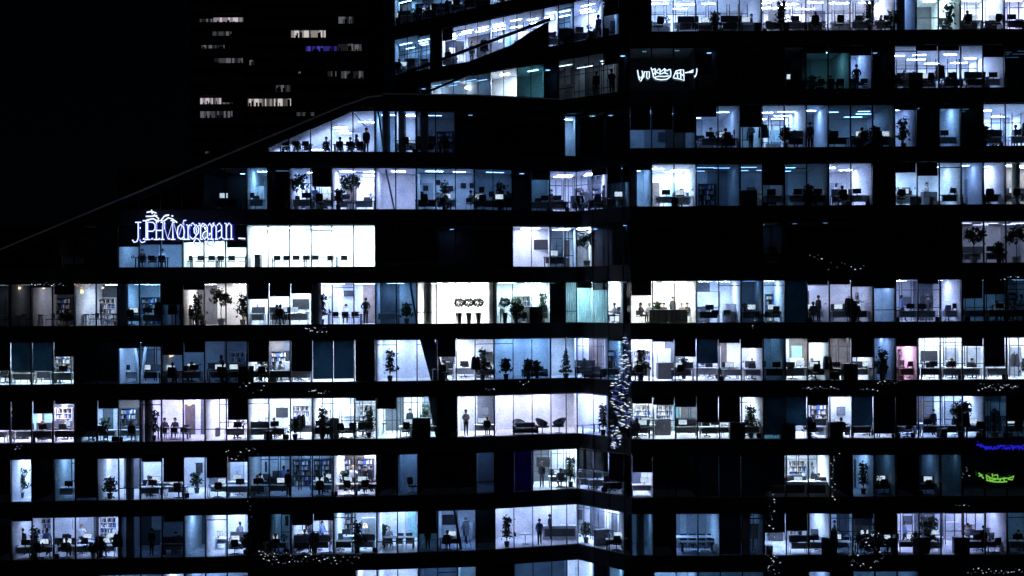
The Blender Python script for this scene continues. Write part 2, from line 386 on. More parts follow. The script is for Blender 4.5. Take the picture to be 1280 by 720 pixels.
# --- left block, upper floors
room('L', 2, 335.5, 469.5, 'b', 'meet', d=7.5, board=1, boost=1.3, lamps='long')
room('L', 3, 309, 335.5, 'm', 'desk', d=6); room('L', 3, 335.5, 362.5, 'k', 'none'); room('L', 3, 362.5, 415.5, 'b', 'busy', d=7, boost=1.3); room('L', 3, 415.5, 469.5, 'b', 'plants', d=6, boost=1.7)
blinds('L', 3, (389.5, 415.5, .45))
room('L', 4, 147.5, 228, 'm', 'meet', d=5, lv2=1.3); room('L', 4, 228, 309, 'W', 'none', tint='g', d=5); room('L', 4, 309, 469.5, 'W', 'none', tint='g', d=4.2, boost=1.6, pale=1)
blinds('L', 4, (147.5, 174.5, .5), (174.5, 228, .45), (228, 255, .4), (255, 282, .37), (282, 309, .52))
room('L', 5, -42, 12, 'd', 'cafe', tint='a', d=5, lv2=.22); room('L', 5, 12, 39, 'd', 'cafe', tint='a', d=5, lv2=.16); room('L', 5, 39, 93, 'd', 'cafe', tint='a', lv2=1.8, d=5); room('L', 5, 93, 147.5, 'm', 'cafe', tint='a', d=6, lv2=1.7); room('L', 5, 147.5, 201.5, 'm', 'busy', d=5, lv2=1.3, cols=[152])
room('L', 5, 201.5, 228, 'd', 'few'); room('L', 5, 228, 309, 'b', 'plants', tint='y', d=4, lv2=.75); room('L', 5, 309, 389.5, 'W', 'desk', d=4.5); room('L', 5, 389.5, 469.5, 'W', 'meet', tint='l', d=5.5, cols=[395])
blinds('L', 5, (39, 66, .08), (66, 93, .25), (309, 335, .38), (335, 362, .32), (362, 389, .25), (201, 240, .5), (228, 255, .15))
room('N', 5, 469.5, 530, 'm', 'few', d=2.6, lv2=1.2, wall='g'); room('N', 5, 530, 617, 'W', 'none', tint='y', d=5, boost=1.3, cols=[534]); room('N', 5, 617, 688, 'W', 'desk', tint='g', d=4, cols=[616])
room('N', 5, 707, 721, 'b', 'none', d=3, tint='g'); room('N', 5, 721, 760, 'b', 'none', d=3, tint='g', boost=1.3); room('N', 5, 760, 779, 'W', 'none', d=4)
blinds('N', 5, (721, 741, .14), (741, 760, .2))
room('R', 5, 788, 870, 'W', 'none', tint='y', d=5); room('R', 5, 870, 926, 'b', 'few', d=4, slopewall=1); room('R', 5, 926, 954, 'd', 'few', d=3)
room('R', 5, 954, 981, 'b', 'few', d=4, lv2=.8); room('R', 5, 981, 1009, 'm', 'none', tint='t', lv2=1.4); room('R', 5, 1009, 1092, 'm', 'busy', tint='l', lv2=1.3, d=4); room('R', 5, 1092, 1119, 'm', 'plants', d=3)
room('R', 5, 1119, 1203, 'b', 'busy', d=6, lv2=.75); room('R', 5, 1203, 1312, 'd', 'busy', d=6, lv2=1.3)
blinds('R', 5, (788, 815, .34), (981, 1009, 1.0, 't'), (1009, 1037, .1), (1037, 1064, .1), (1064, 1092, .16), (1092, 1119, .2), (1147, 1175, .1), (1203, 1230, .45), (1230, 1258, .36))
# --- lower floors (carpets in view)
room('L', 6, -42, 93, 'W', 'desk', d=6); room('L', 6, 93, 147.5, 'k', 'few'); room('L', 6, 147.5, 201.5, 'm', 'few', d=6, lv2=1.3, lampf=(.07, .5)); room('L', 6, 201.5, 309, 'd', 'busy', d=6, lv2=1.5)
room('L', 6, 309, 469.5, 'W', 'desk', d=6)
blinds('L', 6, (-42, 12, .66), (12, 66, .67, 's'), (66, 93, .34), (147.5, 174, .15), (174, 201, .12), (201, 228, .32), (228, 255, .26), (309, 335, .5), (362.5, 389.5, .74), (389.5, 442.5, .92, 's'), (442.5, 469.5, 1.0))
room('N', 6, 469.5, 545.5, 'b', 'none', d=4.5, boost=.8); room('N', 6, 545.5, 617, 'W', 'desk', d=5, lv2=.8); room('N', 6, 617, 688, 'm', 'none', d=4.5, lv2=1.3); room('N', 6, 688, 721, 'b', 'none', d=4, lv2=.8)
room('N', 6, 721, 760, 'b', 'few', d=5); room('N', 6, 760, 779, 'm', 'few', d=4)
blinds('N', 6, (545.5, 570, .42), (760, 779, .05))
room('R', 6, 788, 954, 'W', 'desk', d=6); room('R', 6, 954, 981, 'd', 'few'); room('R', 6, 981, 1037, 'W', 'busy', d=6, lv2=.7); room('R', 6, 1037, 1092, 'W', 'busy', d=6, lv2=.7); room('R', 6, 1092, 1119, 'm', 'plants', d=5, lv2=.8)
room('R', 6, 1119, 1147, 'b', 'desk', tint='pink', d=4, lv2=1.2); room('R', 6, 1147, 1312, 'W', 'desk', d=5.5)
blinds('R', 6, (816, 843, .06), (843, 871, .42), (871, 898, .58, 's'), (898, 926, .1), (926, 954, .22), (1009, 1037, .1), (1064, 1092, .45), (1119, 1147, .2), (1203, 1230, .2), (1230, 1258, .68))
room('L', 7, -42, 93, 'W', 'desk', d=6); room('L', 7, 93, 174.5, 'b', 'desk', d=5); room('L', 7, 174.5, 255.5, 'b', 'meet', tint='l', d=5, cols=[182]); room('L', 7, 255.5, 309, 'W', 'desk', d=6); room('L', 7, 309, 389.5, 'W', 'desk', d=6); room('L', 7, 389.5, 469.5, 'W', 'desk', d=6)
blinds('L', 7, (-42, 39, .68), (39, 66, .3), (66, 93, .08), (93, 120, .72), (120, 147, .2), (282, 309, .5), (442, 469, .08))
room('N', 7, 469.5, 545.5, 'W', 'desk', d=6); room('N', 7, 570, 617, 'W', 'few', d=5, lv2=.8); room('N', 7, 617, 721, 'W', 'none', d=5, lv2=.5); room('N', 7, 721, 760, 'b', 'none', d=5, boost=1.4)
blinds('N', 7, (469.5, 495, .28))
room('R', 7, 788, 954, 'W', 'desk', d=6); room('R', 7, 954, 981, 'm', 'few', tint='t'); room('R', 7, 981, 1119, 'W', 'desk', d=6, lv2=.9); room('R', 7, 1119, 1230, 'b', 'busy', d=6, boost=1.15); room('R', 7, 1230, 1312, 'd', 'busy', d=5)
blinds('R', 7, (788, 816, .15), (816, 843, .18), (843, 871, .23), (871, 926, .6), (954, 981, .9, 't'), (981, 1009, .68, 't'), (1009, 1037, .2), (1064, 1092, .7, 't'), (1092, 1119, .88), (1119, 1147, .7), (1258, 1312, .6))
room('L', 8, 12, 39, 'b', 'few', d=5, boost=1.2); room('L', 8, 39, 66, 'k', 'few'); room('L', 8, 66, 93, 'm', 'few', d=5); room('L', 8, 93, 120.5, 'd', 'few'); room('L', 8, 120.5, 309, 'b', 'desk', d=6, cols=[158], boost=1.1)
room('L', 8, 309, 415.5, 'm', 'desk', d=6, lv2=1.2); room('L', 8, 415.5, 469.5, 'W', 'busy', d=6, lv2=.9)
blinds('L', 8, (93, 120.5, .93), (201, 228, .58), (255, 282, .5), (282, 309, .12), (174, 201, .1))
room('N', 8, 495.5, 521, 'd', 'few', d=4, lv2=1.5); room('N', 8, 560, 570, 'm', 'few'); room('N', 8, 593.5, 617, 'd', 'few', lv2=.6); room('N', 8, 641, 664.5, 'm', 'none', tint='v')
room('N', 8, 664.5, 721, 'W', 'few', d=5); room('N', 8, 721, 779, 'b', 'desk', d=5, lv2=.8)
blinds('N', 8, (641, 664.5, 1.0, 'v'), (721, 741, .5), (741, 760, .48), (760, 779, .65), (617, 641, 1.0, 'v'))
room('R', 8, 788, 815, 'b', 'few', tint='l', d=4, boost=1.4); room('R', 8, 815, 871, 'k', 'few', d=6); room('R', 8, 871, 954, 'd', 'none', d=3, lv2=.6); room('R', 8, 954, 1037, 'W', 'desk', d=5); room('R', 8, 1064, 1092, 'm', 'few', d=5, lv2=.7); room('R', 8, 1092, 1119, 'd', 'few', d=5, lv2=.5)
room('R', 8, 1119, 1147, '-', 'none', d=5); room('R', 8, 1147, 1175, 'd', 'few', d=4, lv2=.8); room('R', 8, 1175, 1203, 'd', 'none', d=3, lv2=.3); room('R', 8, 1203, 1312, 'k', 'few', d=5)
blinds('R', 8, (788, 815, .4), (954, 981, .72), (871, 954, .98, 's'))
room('L', 9, 12, 147.5, 'b', 'busy', d=6, lv2=.75, dens=1.3); room('L', 9, 147.5, 228, 'd', 'few', d=5, cols=[158]); room('L', 9, 228, 255.5, 'm', 'few'); room('L', 9, 255.5, 309, 'b', 'busy', d=6, boost=1.3)
room('L', 9, 335.5, 362.5, 'd', 'desk', d=6, lv2=1.5); room('L', 9, 362.5, 415.5, 'b', 'busy', d=6, boost=1.2); room('L', 9, 415.5, 469.5, 'b', 'busy', d=6)
blinds('L', 9, (201, 228, .15), (362, 389, .28), (389, 415, .18), (12, 39, .08))
room('N', 9, 469.5, 521, 'b', 'meet', d=6); room('N', 9, 521, 545.5, 'd', 'few'); room('N', 9, 545.5, 600, 'm', 'desk', d=5, lv2=1.2); room('N', 9, 617, 721, 'b', 'none', d=5, boost=.7); room('N', 9, 721, 779, 'b', 'few', d=5, boost=1.2)
blinds('N', 9, (521, 545, .55))
room('R', 9, 788, 815, 'd', 'none', cols=[800], lv2=1.5); room('R', 9, 843, 898, 'm', 'rows', d=6, lv2=1.4); room('R', 9, 898, 954, 'd', 'few', d=5, cols=[933]); room('R', 9, 954, 1037, 'b', 'desk', d=6); room('R', 9, 1037, 1119, 'm', 'busy', d=6)
room('R', 9, 1119, 1258, 'b', 'busy', d=6, lv2=.9); room('R', 9, 1258, 1312, 'd', 'few')
blinds('R', 9, (898, 926, .97, 's'), (954, 981, .46), (981, 1009, .42), (1064, 1092, .14), (1092, 1119, .52))
room('L', 10, 120, 201.5, 'd', 'none', lv2=1.3); room('L', 10, 201.5, 228, 'b', 'none'); room('L', 10, 228, 309, 'm', 'none'); room('L', 10, 442.5, 469.5, 'b', 'none')
room('N', 10, 469.5, 521, 'b', 'none'); room('N', 10, 521, 558, 'd', 'none'); room('N', 10, 570, 600, 'm', 'none'); room('N', 10, 641, 707, 'd', 'none', lv2=1.3); room('N', 10, 707, 741, 'b', 'none'); room('N', 10, 760, 779, 'm', 'none')
room('R', 10, 815, 870, 'm', 'none'); room('R', 10, 870, 954, 'd', 'none'); room('R', 10, 1009, 1037, 'm', 'none'); room('R', 10, 1064, 1147, 'd', 'none', lv2=1.5)

for r_, a_, c_, l_ in ((0, 1312, 1395, 'b'), (2, 1340, 1395, 'm'), (3, 1312, 1368, 'W'), (5, 1340, 1423, 'm'), (6, 1312, 1368, 'b'), (7, 1368, 1450, 'W'), (9, 1312, 1395, 'm')):
    room('R', r_, a_, c_, l_, 'none', d=5)
# dark rooms fill the rest of every floor; added dim lamps imitate pane reflections
ROWS = {'L': range(2, 11), 'N': range(2, 11), 'R': range(-1, 11), 'W': range(-1, 2)}
dr = random.Random(41)
LIM = {('L', 2): 309, ('L', 3): 147.5}
for b, rows in ROWS.items():
    B = BLK[b][0]
    for r in rows:
        got = [(q['x0'], q['x1']) for q in ROOMS if q['b'] == b and q['r'] == r]
        free = [i for i in range(len(B) - 1) if not any(x0 <= (B[i] + B[i + 1]) / 2 <= x1 for x0, x1 in got) and B[i] >= LIM.get((b, r), -99)]
        i = 0
        while i < len(free):
            j = i
            lim_ = dr.choice([1, 2, 2, 3, 4])
            while j + 1 < len(free) and free[j + 1] == free[j] + 1 and j - i + 1 < lim_: j += 1
            glow = dr.random()
            ROOMS.append(dict(b=b, r=r, x0=B[free[i]], x1=B[free[j] + 1], lv='k' if glow < .6 and r < 10 else '-', preset='dark', d=dr.choice([3, 4, 5]), lamps='spot', lv2=dr.choice([.8, 1.5, 2.5, 4, 6]))); i = j + 1

def front(b, px): return plan_at(px, BLK[b][1])
rg = random.Random(5)
for q in ROOMS:
    b, r = q['b'], q['r']; B, line = BLK[b]; z = zrow(r)
    xs = [x for x in B if q['x0'] - .1 <= x <= q['x1'] + .1]
    if len(xs) < 2: continue
    d = q.get('d', 5.0); q['d'] = d
    P = [plan_at(x, line) for x in xs]
    ins = 0.05
    # front / back points, pulled in a little at both ends so that partitions have thickness
    def end(i):
        p = P[i].copy()
        if i == 0: p = p + (P[1] - P[0]).normalized() * ins
        if i == len(P) - 1: p = p - (P[-1] - P[-2]).normalized() * ins
        return p
    Q = [end(i) for i in range(len(P))]
    zf = z + 0.012
    sl = (b == 'L' and r == 2)
    zc = [min(z + H - .01, zroof(x)) if sl else z + H - .01 for x in xs]
    o = bld[b].location
    L = lambda p, dy, zz: (p.x - o.x, p.y + dy - o.y, bz(zz))
    mb = MB(); y0 = 0.16
    wm = {'g': 1}.get(q.get('wall'), 0)
    for i in range(len(Q) - 1):
        A, C = Q[i], Q[i + 1]
        mb.poly([L(A, y0, zf), L(C, y0, zf), L(C, d, zf), L(A, d, zf)], 5)
        mb.poly([L(A, y0, zc[i]), L(A, d, zc[i]), L(C, d, zc[i + 1]), L(C, y0, zc[i + 1])], 4)
        k = 2 if q['lv'] in '-k' else wm if (rg.random() < (0.62 if q['lv'] in 'Wb' else .4) or q.get('pale') or q['preset'] == 'none') else rg.choice([1, 1, 2, 2, 1, 3])  # unlit rooms: their darkness is put into the wall colour
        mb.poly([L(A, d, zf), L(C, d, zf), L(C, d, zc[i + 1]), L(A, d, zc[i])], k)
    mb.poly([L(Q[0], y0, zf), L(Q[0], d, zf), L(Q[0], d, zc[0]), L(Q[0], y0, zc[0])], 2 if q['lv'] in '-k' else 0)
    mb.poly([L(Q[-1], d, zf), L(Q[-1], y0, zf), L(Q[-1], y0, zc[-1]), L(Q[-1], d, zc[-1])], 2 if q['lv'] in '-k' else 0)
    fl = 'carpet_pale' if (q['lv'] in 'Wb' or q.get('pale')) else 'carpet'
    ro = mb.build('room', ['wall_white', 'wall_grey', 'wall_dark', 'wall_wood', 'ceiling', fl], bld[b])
    q['xs'], q['z'] = xs, z
    # a run of flush tall doors or glazed partitions on the back wall, built proud of it
    if q['lv'] in 'Wbm' and q['preset'] not in ('none',):
        for i in range(len(Q) - 1):
            if rg.random() < 0.3:
                A, C = Q[i], Q[i + 1]; t0 = rg.uniform(.1, .3); t1 = t0 + rg.uniform(.45, .6)
                a2, c2 = A.lerp(C, t0), A.lerp(C, t1)
                dm = MB().prism([L(a2, d - .06, 0)[:2], L(c2, d - .06, 0)[:2], L(c2, d - .01, 0)[:2], L(a2, d - .01, 0)[:2]], bz(zf + .005), bz(z + 2.1))
                dd = dm.build('door', rg.choice(['wall_wood', 'wall_dark', 'wall_grey', 'wall_teal']), ro)
    if d > 4.4 and q['preset'] in ('desk', 'busy', 'few') and rg.random() < .55:
        gp = MB(); dd_ = d * .66
        for i in range(len(Q) - 1):
            A, C = Q[i].lerp(Q[i + 1], .06), Q[i].lerp(Q[i + 1], .94)
            for u in (0, .5, 1):
                p_ = A.lerp(C, u); gp.box(p_.x - o.x - .025, p_.x - o.x + .025, p_.y + dd_ - o.y - .025, p_.y + dd_ - o.y + .025, bz(z + .014), bz(z + H - .02))
            for hz in (.9, 2.1): gp.prism([L(A, dd_ - .02, 0)[:2], L(C, dd_ - .02, 0)[:2], L(C, dd_ + .02, 0)[:2], L(A, dd_ + .02, 0)[:2]], bz(z + hz), bz(z + hz + .05))
        gp.build('partition_frame', 'frame', ro)
    # lamps
    lv = LEVEL[q['lv']] * q.get('lv2', 1) * q.get('boost', 1)
    wid = (Q[-1] - Q[0]).length
    if lv > 0:
        t = TINTS.get(q.get('tint'), TINT[q['lv']]) if q.get('tint') != 'pink' else (1.0, 0.6, 0.85)
        t = tuple(min(1.0, c_ * (1 + rg.uniform(-.1, .1))) for c_ in t[:2]) + (t[2],)
        S = 2 * wid * d + 2 * d * H + 2 * wid * H
        kind = q.get('lamps', 'strip')
        spots = []
        if kind == 'spot':
            n = 1 if q['preset'] == 'dark' else max(1, round(wid / 2.2))
            spots = [((i + (rg.uniform(.12, .88) if n == 1 else .5)) / n, rg.uniform(.3, .85) * d if q['preset'] == 'dark' else rg.uniform(.15, .4) * d, .28, .28) for i in range(n)][:2]
        else:
            n = max(1, round(wid / 1.8)); rows_ = q.get('lampf') or ((.42, .62, .84) if d > 4.4 else (.5, .78))
            for fr in rows_:
                for i in range(n):
                    if len(spots) and rg.random() < (.55 if q['lv'] in 'md' else .42): continue
                    lx_ = min(rg.uniform(.8, 1.45), wid / n * .82)
                    spots.append((min(.97, max(.03, (i + .5 + rg.uniform(-.12, .12)) / n)), max(.3, fr * d + rg.uniform(-.25, .25)), lx_, 0.13))
        area = sum(a * c_ for _, _, a, c_ in spots)
        em = emitter('lamp_%s_%d_%d' % (b, r, int(q['x0'] * 10)), t, lv * S * 0.62 / area)
        em.cycles.emission_sampling = 'FRONT'
        for u, dy, lx, ly in spots:
            # point along the front line
            s_ = u * (len(Q) - 1); i = min(int(s_), len(Q) - 2); p = Q[i].lerp(Q[i + 1], s_ - i)
            zz = min(z + H - .01, zc[i] + (zc[i + 1] - zc[i]) * (s_ - i)) - (0.05 if not sl else .0)
            if sl: zz = min(zz, zc[i], zc[i + 1]) - .1
            dirv = (Q[i + 1] - Q[i]).normalized() * lx / 2; nv = Vector((-dirv.y, dirv.x)).normalized() * ly / 2
            c0 = p + Vector((0, dy))
            f2 = [c0 - dirv - nv, c0 + dirv - nv, c0 + dirv + nv, c0 - dirv + nv]
            lm = MB().prism([(v_.x - o.x, v_.y - o.y) for v_ in f2], bz(zz), bz(zz + .045), 0)
            lm.poly([(v_.x - o.x, v_.y - o.y, bz(zz - .004)) for v_ in f2[::-1]], 1)
            lm.build('ceiling_light', ['white_laminate', em], ro)  # in unlit rooms an added lamp, imitating faint pane reflections
    for cx in q.get('cols', []):
        p = front(b, cx)
        MB().lathe([(.27, zf - z), (.27, H - .02)], (p.x - o.x, p.y - o.y + .62, bz(z)), 0, 18).build('column', 'concrete', bld[b], smooth=False)
    # window: frame, panes and blinds
    fm = MB(); gm = MB()
    wnd = None
    for i, p in enumerate(P):
        hw = 0.034; t = (P[min(i + 1, len(P) - 1)] - P[max(i - 1, 0)]).normalized()
        a0 = p - t * hw if i > 0 else p + t * 0.001; a1 = p + t * hw if i < len(P) - 1 else p - t * 0.001
        ff = [L(a0, -.09, 0)[:2], L(a1, -.09, 0)[:2], L(a1, .06, 0)[:2], L(a0, .06, 0)[:2]]
        fm.prism(ff, bz(z + .002), bz(min(zc[i] + .03, z + H + .02)))
    for i in range(len(P) - 1):
        t = (P[i + 1] - P[i]).normalized(); A, C = P[i] + t * .04, P[i + 1] - t * .04
        gm.poly([L(A, 0, z + .003), L(C, 0, z + .003), L(C, 0, zc[i + 1] + .015), L(A, 0, zc[i] + .015)])
        bars = [(z + .002, z + .05)]
        if rg.random() < .22 and not sl: h_ = z + rg.choice([2.42, 2.42, .78]); bars.append((h_, h_ + .05))
        for za, zb in bars:
            fm.prism([L(A, -.05, 0)[:2], L(C, -.05, 0)[:2], L(C, .04, 0)[:2], L(A, .04, 0)[:2]], bz(za), bz(zb))
        if not sl:
            fm.prism([L(A, -.05, 0)[:2], L(C, -.05, 0)[:2], L(C, .04, 0)[:2], L(A, .04, 0)[:2]], bz(z + H - .05), bz(z + H + .018))
        else:
            fm.prism([L(A, -.05, 0)[:2], L(C, -.05, 0)[:2], L(C, .04, 0)[:2], L(A, .04, 0)[:2]],
                     [bz(zc[i] - .05), bz(zc[i + 1] - .05)] + [bz(zc[i + 1] - .05), bz(zc[i] - .05)], [bz(zc[i] + .05), bz(zc[i + 1] + .05), bz(zc[i + 1] + .05), bz(zc[i] + .05)])
    wnd = fm.build('window', 'frame', bld[b]); gm.build('pane', 'glass', wnd)
    for (bb, br, a, c_, fr, kd) in BLINDS:
        if bb != b or br != r or not (q['x0'] - .1 <= a and c_ <= q['x1'] + .1): continue
        A, C = plan_at(a, line), plan_at(c_, line); t = (C - A).normalized(); A, C = A + t * .06, C - t * .06
        zt = z + H - .02; zb = max(z + .06, zt - fr * (H - .05))
        bm_ = MB().prism([L(A, .1, 0)[:2], L(C, .1, 0)[:2], L(C, .105, 0)[:2], L(A, .105, 0)[:2]], bz(zb), bz(zt))
        bm_.prism([L(A, .085, 0)[:2], L(C, .085, 0)[:2], L(C, .12, 0)[:2], L(A, .12, 0)[:2]], bz(zb - .03), bz(zb - .002), 1)
        bm_.build('blind', [{'o': 'blind_dark', 's': 'blind_sheer', 't': 'blind_sheer', 'v': 'blind_violet'}[kd], 'grey_laminate'], wnd)
    if b == 'N' and r == 5 and 700 < q['x0'] < 760:      # pleated curtains behind the glass in the fold
        cm = MB(); n = 28
        for i in range(len(P) - 1):
            for k in range(n):
                u0, u1 = k / n, (k + 1) / n
                p0, p1 = P[i].lerp(P[i + 1], .04 + .92 * u0), P[i].lerp(P[i + 1], .04 + .92 * u1)
                w0, w1 = .32 + .06 * math.sin(u0 * 34), .32 + .06 * math.sin(u1 * 34)
                cm.poly([L(p0, w0, z + .05), L(p1, w1, z + .05), L(p1, w1, z + H - .06), L(p0, w0, z + H - .06)])
        cm.build('curtain', 'curtain_cloth', wnd, smooth=True)
# raking steel columns behind the glass of the fold
for pa, pb, th in (((533, 421, 92.6), (548, 478, 92.8), .95), ((543, 492, 92.6), (553, 549, 92.8), .95), ((512, 349, 92.4), (521, 405, 92.4), .12), ((474, 139, 91.9), (481, 192, 91.9), .1), ((483, 211, 92), (494, 264, 92), .1), ((566, 634, 92.8), (575, 690, 92.8), .16)):
    m = MB(); bar(m, 'N', pa, pb, th, .3); m.build('raking_column', 'facade' if th > .5 else 'wall_dark', bld['N'])

# ------------------------------------------------------------------ furniture, plants, people (one of each kind, then copies)
PROTO = {}
THINGS = []
def children(o): return [x for x in bpy.data.objects if x.parent == o]
KIDS = {}
def proto_done(root):
    def rec(o): KIDS[o] = [x for x in bpy.data.objects if x.parent == o]; [rec(x) for x in KIDS[o]]
    rec(root); return root
def dup(o, parent=None):
    c = o.copy(); col.objects.link(c); c.parent = parent
    for ch in KIDS.get(o, []): dup(ch, c)
    return c
def star(mb, m=0):
    for k in range(5):
        a = 2 * math.pi * k / 5 + .3
        mb.tube([(0, 0, .1), (.3 * math.cos(a), .3 * math.sin(a), .06)], [.025, .018], m)
        mb.blob((.31 * math.cos(a), .31 * math.sin(a), .03), .03, m, 6, 4)
    mb.tube([(0, 0, .06), (0, 0, .42)], .025, m); return mb
def softbox(x0, x1, y0, y1, z0, z1): return MB().box(x0, x1, y0, y1, z0, z1)
def mk_office_chair(fab='black_fabric'):
    t = empty('office_chair')
    softbox(-.25, .25, -.24, .24, .44, .52).build('seat', fab, t, bevel=.03)
    m = MB()
    for k in range(5):
        za, zb = .58 + .1 * k, .68 + .1 * k; wa = [.2, .24, .25, .24, .22, .17][k]; wb = [.2, .24, .25, .24, .22, .17][k + 1]; y = .24 + .015 * k
        m.prism([(-wa, y), (wa, y), (wa, y + .05), (-wa, y + .05)], za, zb - .001)
    m.build('backrest', fab, t)
    star(MB()).build('base', 'black_plastic', t)
    for s in (-1, 1): MB().tube([(s * .26, .05, .48), (s * .29, .05, .66), (s * .29, -.16, .67)], .022).build('armrest', 'black_plastic', t)
    return t
def mk_meeting_chair():
    t = empty('meeting_chair')
    softbox(-.23, .23, -.22, .22, .43, .48).build('seat', 'black_fabric', t, bevel=.02)
    softbox(-.23, .23, .2, .25, .52, .84).build('backrest', 'black_fabric', t, bevel=.02)
    for sx in (-1, 1):
        for y0_, h_ in ((-.2, .44), (.22, .8)): MB().tube([(sx * .22, y0_ * 1.15, 0), (sx * .22, y0_, h_)], .014).build('leg', 'chrome', t)
    return t
def mk_desk(top='white_laminate', wd=1.5, dp=.75, panel='grey_laminate'):
    t = empty('desk')
    MB().box(-wd / 2, wd / 2, -dp / 2, dp / 2, .71, .74).build('tabletop', top, t)
    for s in (-1, 1):
        m = MB(); x = s * (wd / 2 - .08)
        m.box(x - .025, x + .025, -dp / 2 + .05, -dp / 2 + .1, .03, .708).box(x - .025, x + .025, dp / 2 - .1, dp / 2 - .05, .03, .708).box(x - .03, x + .03, -dp / 2 + .03, dp / 2 - .03, 0, .028)
        m.build('leg', 'wall_white' if top == 'white_laminate' else 'black_plastic', t)
    MB().box(-wd / 2 + .15, wd / 2 - .15, dp / 2 - .14, dp / 2 - .12, .3, .706).build('modesty_panel', panel, t)
    return t
def mk_monitor(on=1):
    t = empty('monitor')
    MB().box(-.28, .28, -.015, .03, .12, .46).build('casing', 'black_plastic', t)
    MB().box(-.265, .265, -.02, -.017, .135, .445).build('screen', emitter('screen_lit', (.75, .88, 1), 1.1), t)
    MB().box(-.12, .12, -.07, .1, 0, .015).box(-.03, .03, .032, .05, .016, .25).build('stand', 'black_plastic', t)
    return t
def mk_cabinet(c='white_laminate', wd=.9, h=1.25):
    t = empty('cabinet')
    MB().box(-wd / 2, wd / 2, -.22, .22, .05, h).box(-wd / 2 + .03, wd / 2 - .03, -.19, .2, 0, .049).build('body', c, t)
    for s in (-1, 1):
        dr = MB().box(min(s * .01, s * (wd / 2 - .01)), max(s * .01, s * (wd / 2 - .01)), -.243, -.223, .08, h - .03).build('door', c, t)
        MB().box(s * .05 - .01, s * .05 + .01, -.265, -.245, h * .5, h * .5 + .16).build('handle', 'chrome', dr)
    return t
def mk_drawers():
    t = empty('pedestal_drawers')
    MB().box(-.21, .21, -.28, .28, .04, .6).build('body', 'dark_laminate', t)
    for k in range(3):
        d_ = MB().box(-.2, .2, -.303, -.283, .06 + .18 * k, .225 + .18 * k).build('drawer', 'dark_laminate', t)
        MB().box(-.08, .08, -.32, -.305, .15 + .18 * k, .165 + .18 * k).build('handle', 'chrome', d_)
    return t
def mk_shelf(seed=1):
    t = empty('bookshelf'); g_ = random.Random(seed)
    f = MB().box(-.6, -.57, -.17, .17, 0, 1.9).box(.57, .6, -.17, .17, 0, 1.9).box(-.568, .568, .14, .165, 0, 1.9)
    for k in range(6): f.box(-.568, .568, -.17, .138, .05 + .36 * k, .075 + .36 * k)
    f.build('frame', 'dark_laminate' if seed % 2 else 'white_laminate', t)
    for k in range(5):
        b_ = MB(); x = -.55
        while x < .5:
            w_ = g_.uniform(.03, .09); h_ = g_.uniform(.18, .3)
            if g_.random() < .8: b_.box(x, x + w_ - .004, -.12, .1, .077 + .36 * k, .077 + .36 * k + h_, g_.randrange(4))
            x += w_
        b_.build('binders', ['paper', 'black_plastic', 'blue_card', 'card'], t)
    return t
def mk_plant(h=1.5, seed=3, lf='leaf_dark', pot='pot_dark'):
    t = empty('potted_plant'); g_ = random.Random(seed)
    MB().lathe([(.13, 0), (.19, .36), (.17, .36), (.16, .3)], (0, 0, 0)).build('pot', pot, t)
    tr = MB(); sp = []
    for k in range(6):
        a = g_.uniform(0, 6.28); L_ = g_.uniform(.6, 1) * (h - .3); lean = g_.uniform(.05, .3)
        pts = [(0, 0, .3), (lean * .4 * math.cos(a), lean * .4 * math.sin(a), .3 + L_ * .5), (lean * math.cos(a), lean * math.sin(a), .3 + L_)]
        tr.tube(pts, [.016, .012, .006], 0, 5)
        for j in range(44):
            u = g_.uniform(.25, 1.05); rr = .19 * (1.15 - u * .6)
            sp.append((lean * u * math.cos(a) + g_.gauss(0, rr), lean * u * math.sin(a) + g_.gauss(0, rr), .3 + L_ * u + g_.gauss(0, .05)))
    tr.build('stem', 'bark', t); MB().leaves(sp, .135, g_).build('foliage', lf, t)
    return t
def mk_topiary():
    t = empty('topiary_tree'); g_ = random.Random(8)
    MB().lathe([(.12, 0), (.2, .72), (.18, .72), (.17, .66)], (0, 0, 0)).build('pot', 'pot_dark', t)
    MB().tube([(0, 0, .66), (.01, 0, 1.2)], [.022, .018]).build('trunk', 'bark', t)
    sp = []
    for k in range(420):
        v_ = Vector((g_.gauss(0, 1), g_.gauss(0, 1), g_.gauss(0, 1))).normalized() * .36 * g_.uniform(.55, 1.08) ** .6
        sp.append((v_.x, v_.y, 1.42 + v_.z * .85))
    MB().leaves(sp, .075, g_).build('crown', 'leaf_dark', t); return t
def mk_conifer():
    t = empty('indoor_fir'); g_ = random.Random(4)
    MB().lathe([(.16, 0), (.22, .3), (.2, .3), (.18, .26)], (0, 0, 0)).build('pot', 'pot_dark', t)
    MB().tube([(0, 0, .26), (0, 0, 1.9)], [.03, .008]).build('trunk', 'bark', t)
    sp = []
    for k in range(650):
        u = g_.random() ** 1.4; lay = .75 + .25 * math.sin(u * 30); rr = .55 * (1 - u) * lay * g_.uniform(.35, 1.05) + .02; a = g_.uniform(0, 6.28)
        sp.append((rr * math.cos(a), rr * math.sin(a), .38 + 1.6 * u))
    MB().leaves(sp, .085, g_).build('crown', 'leaf_dark', t); return t
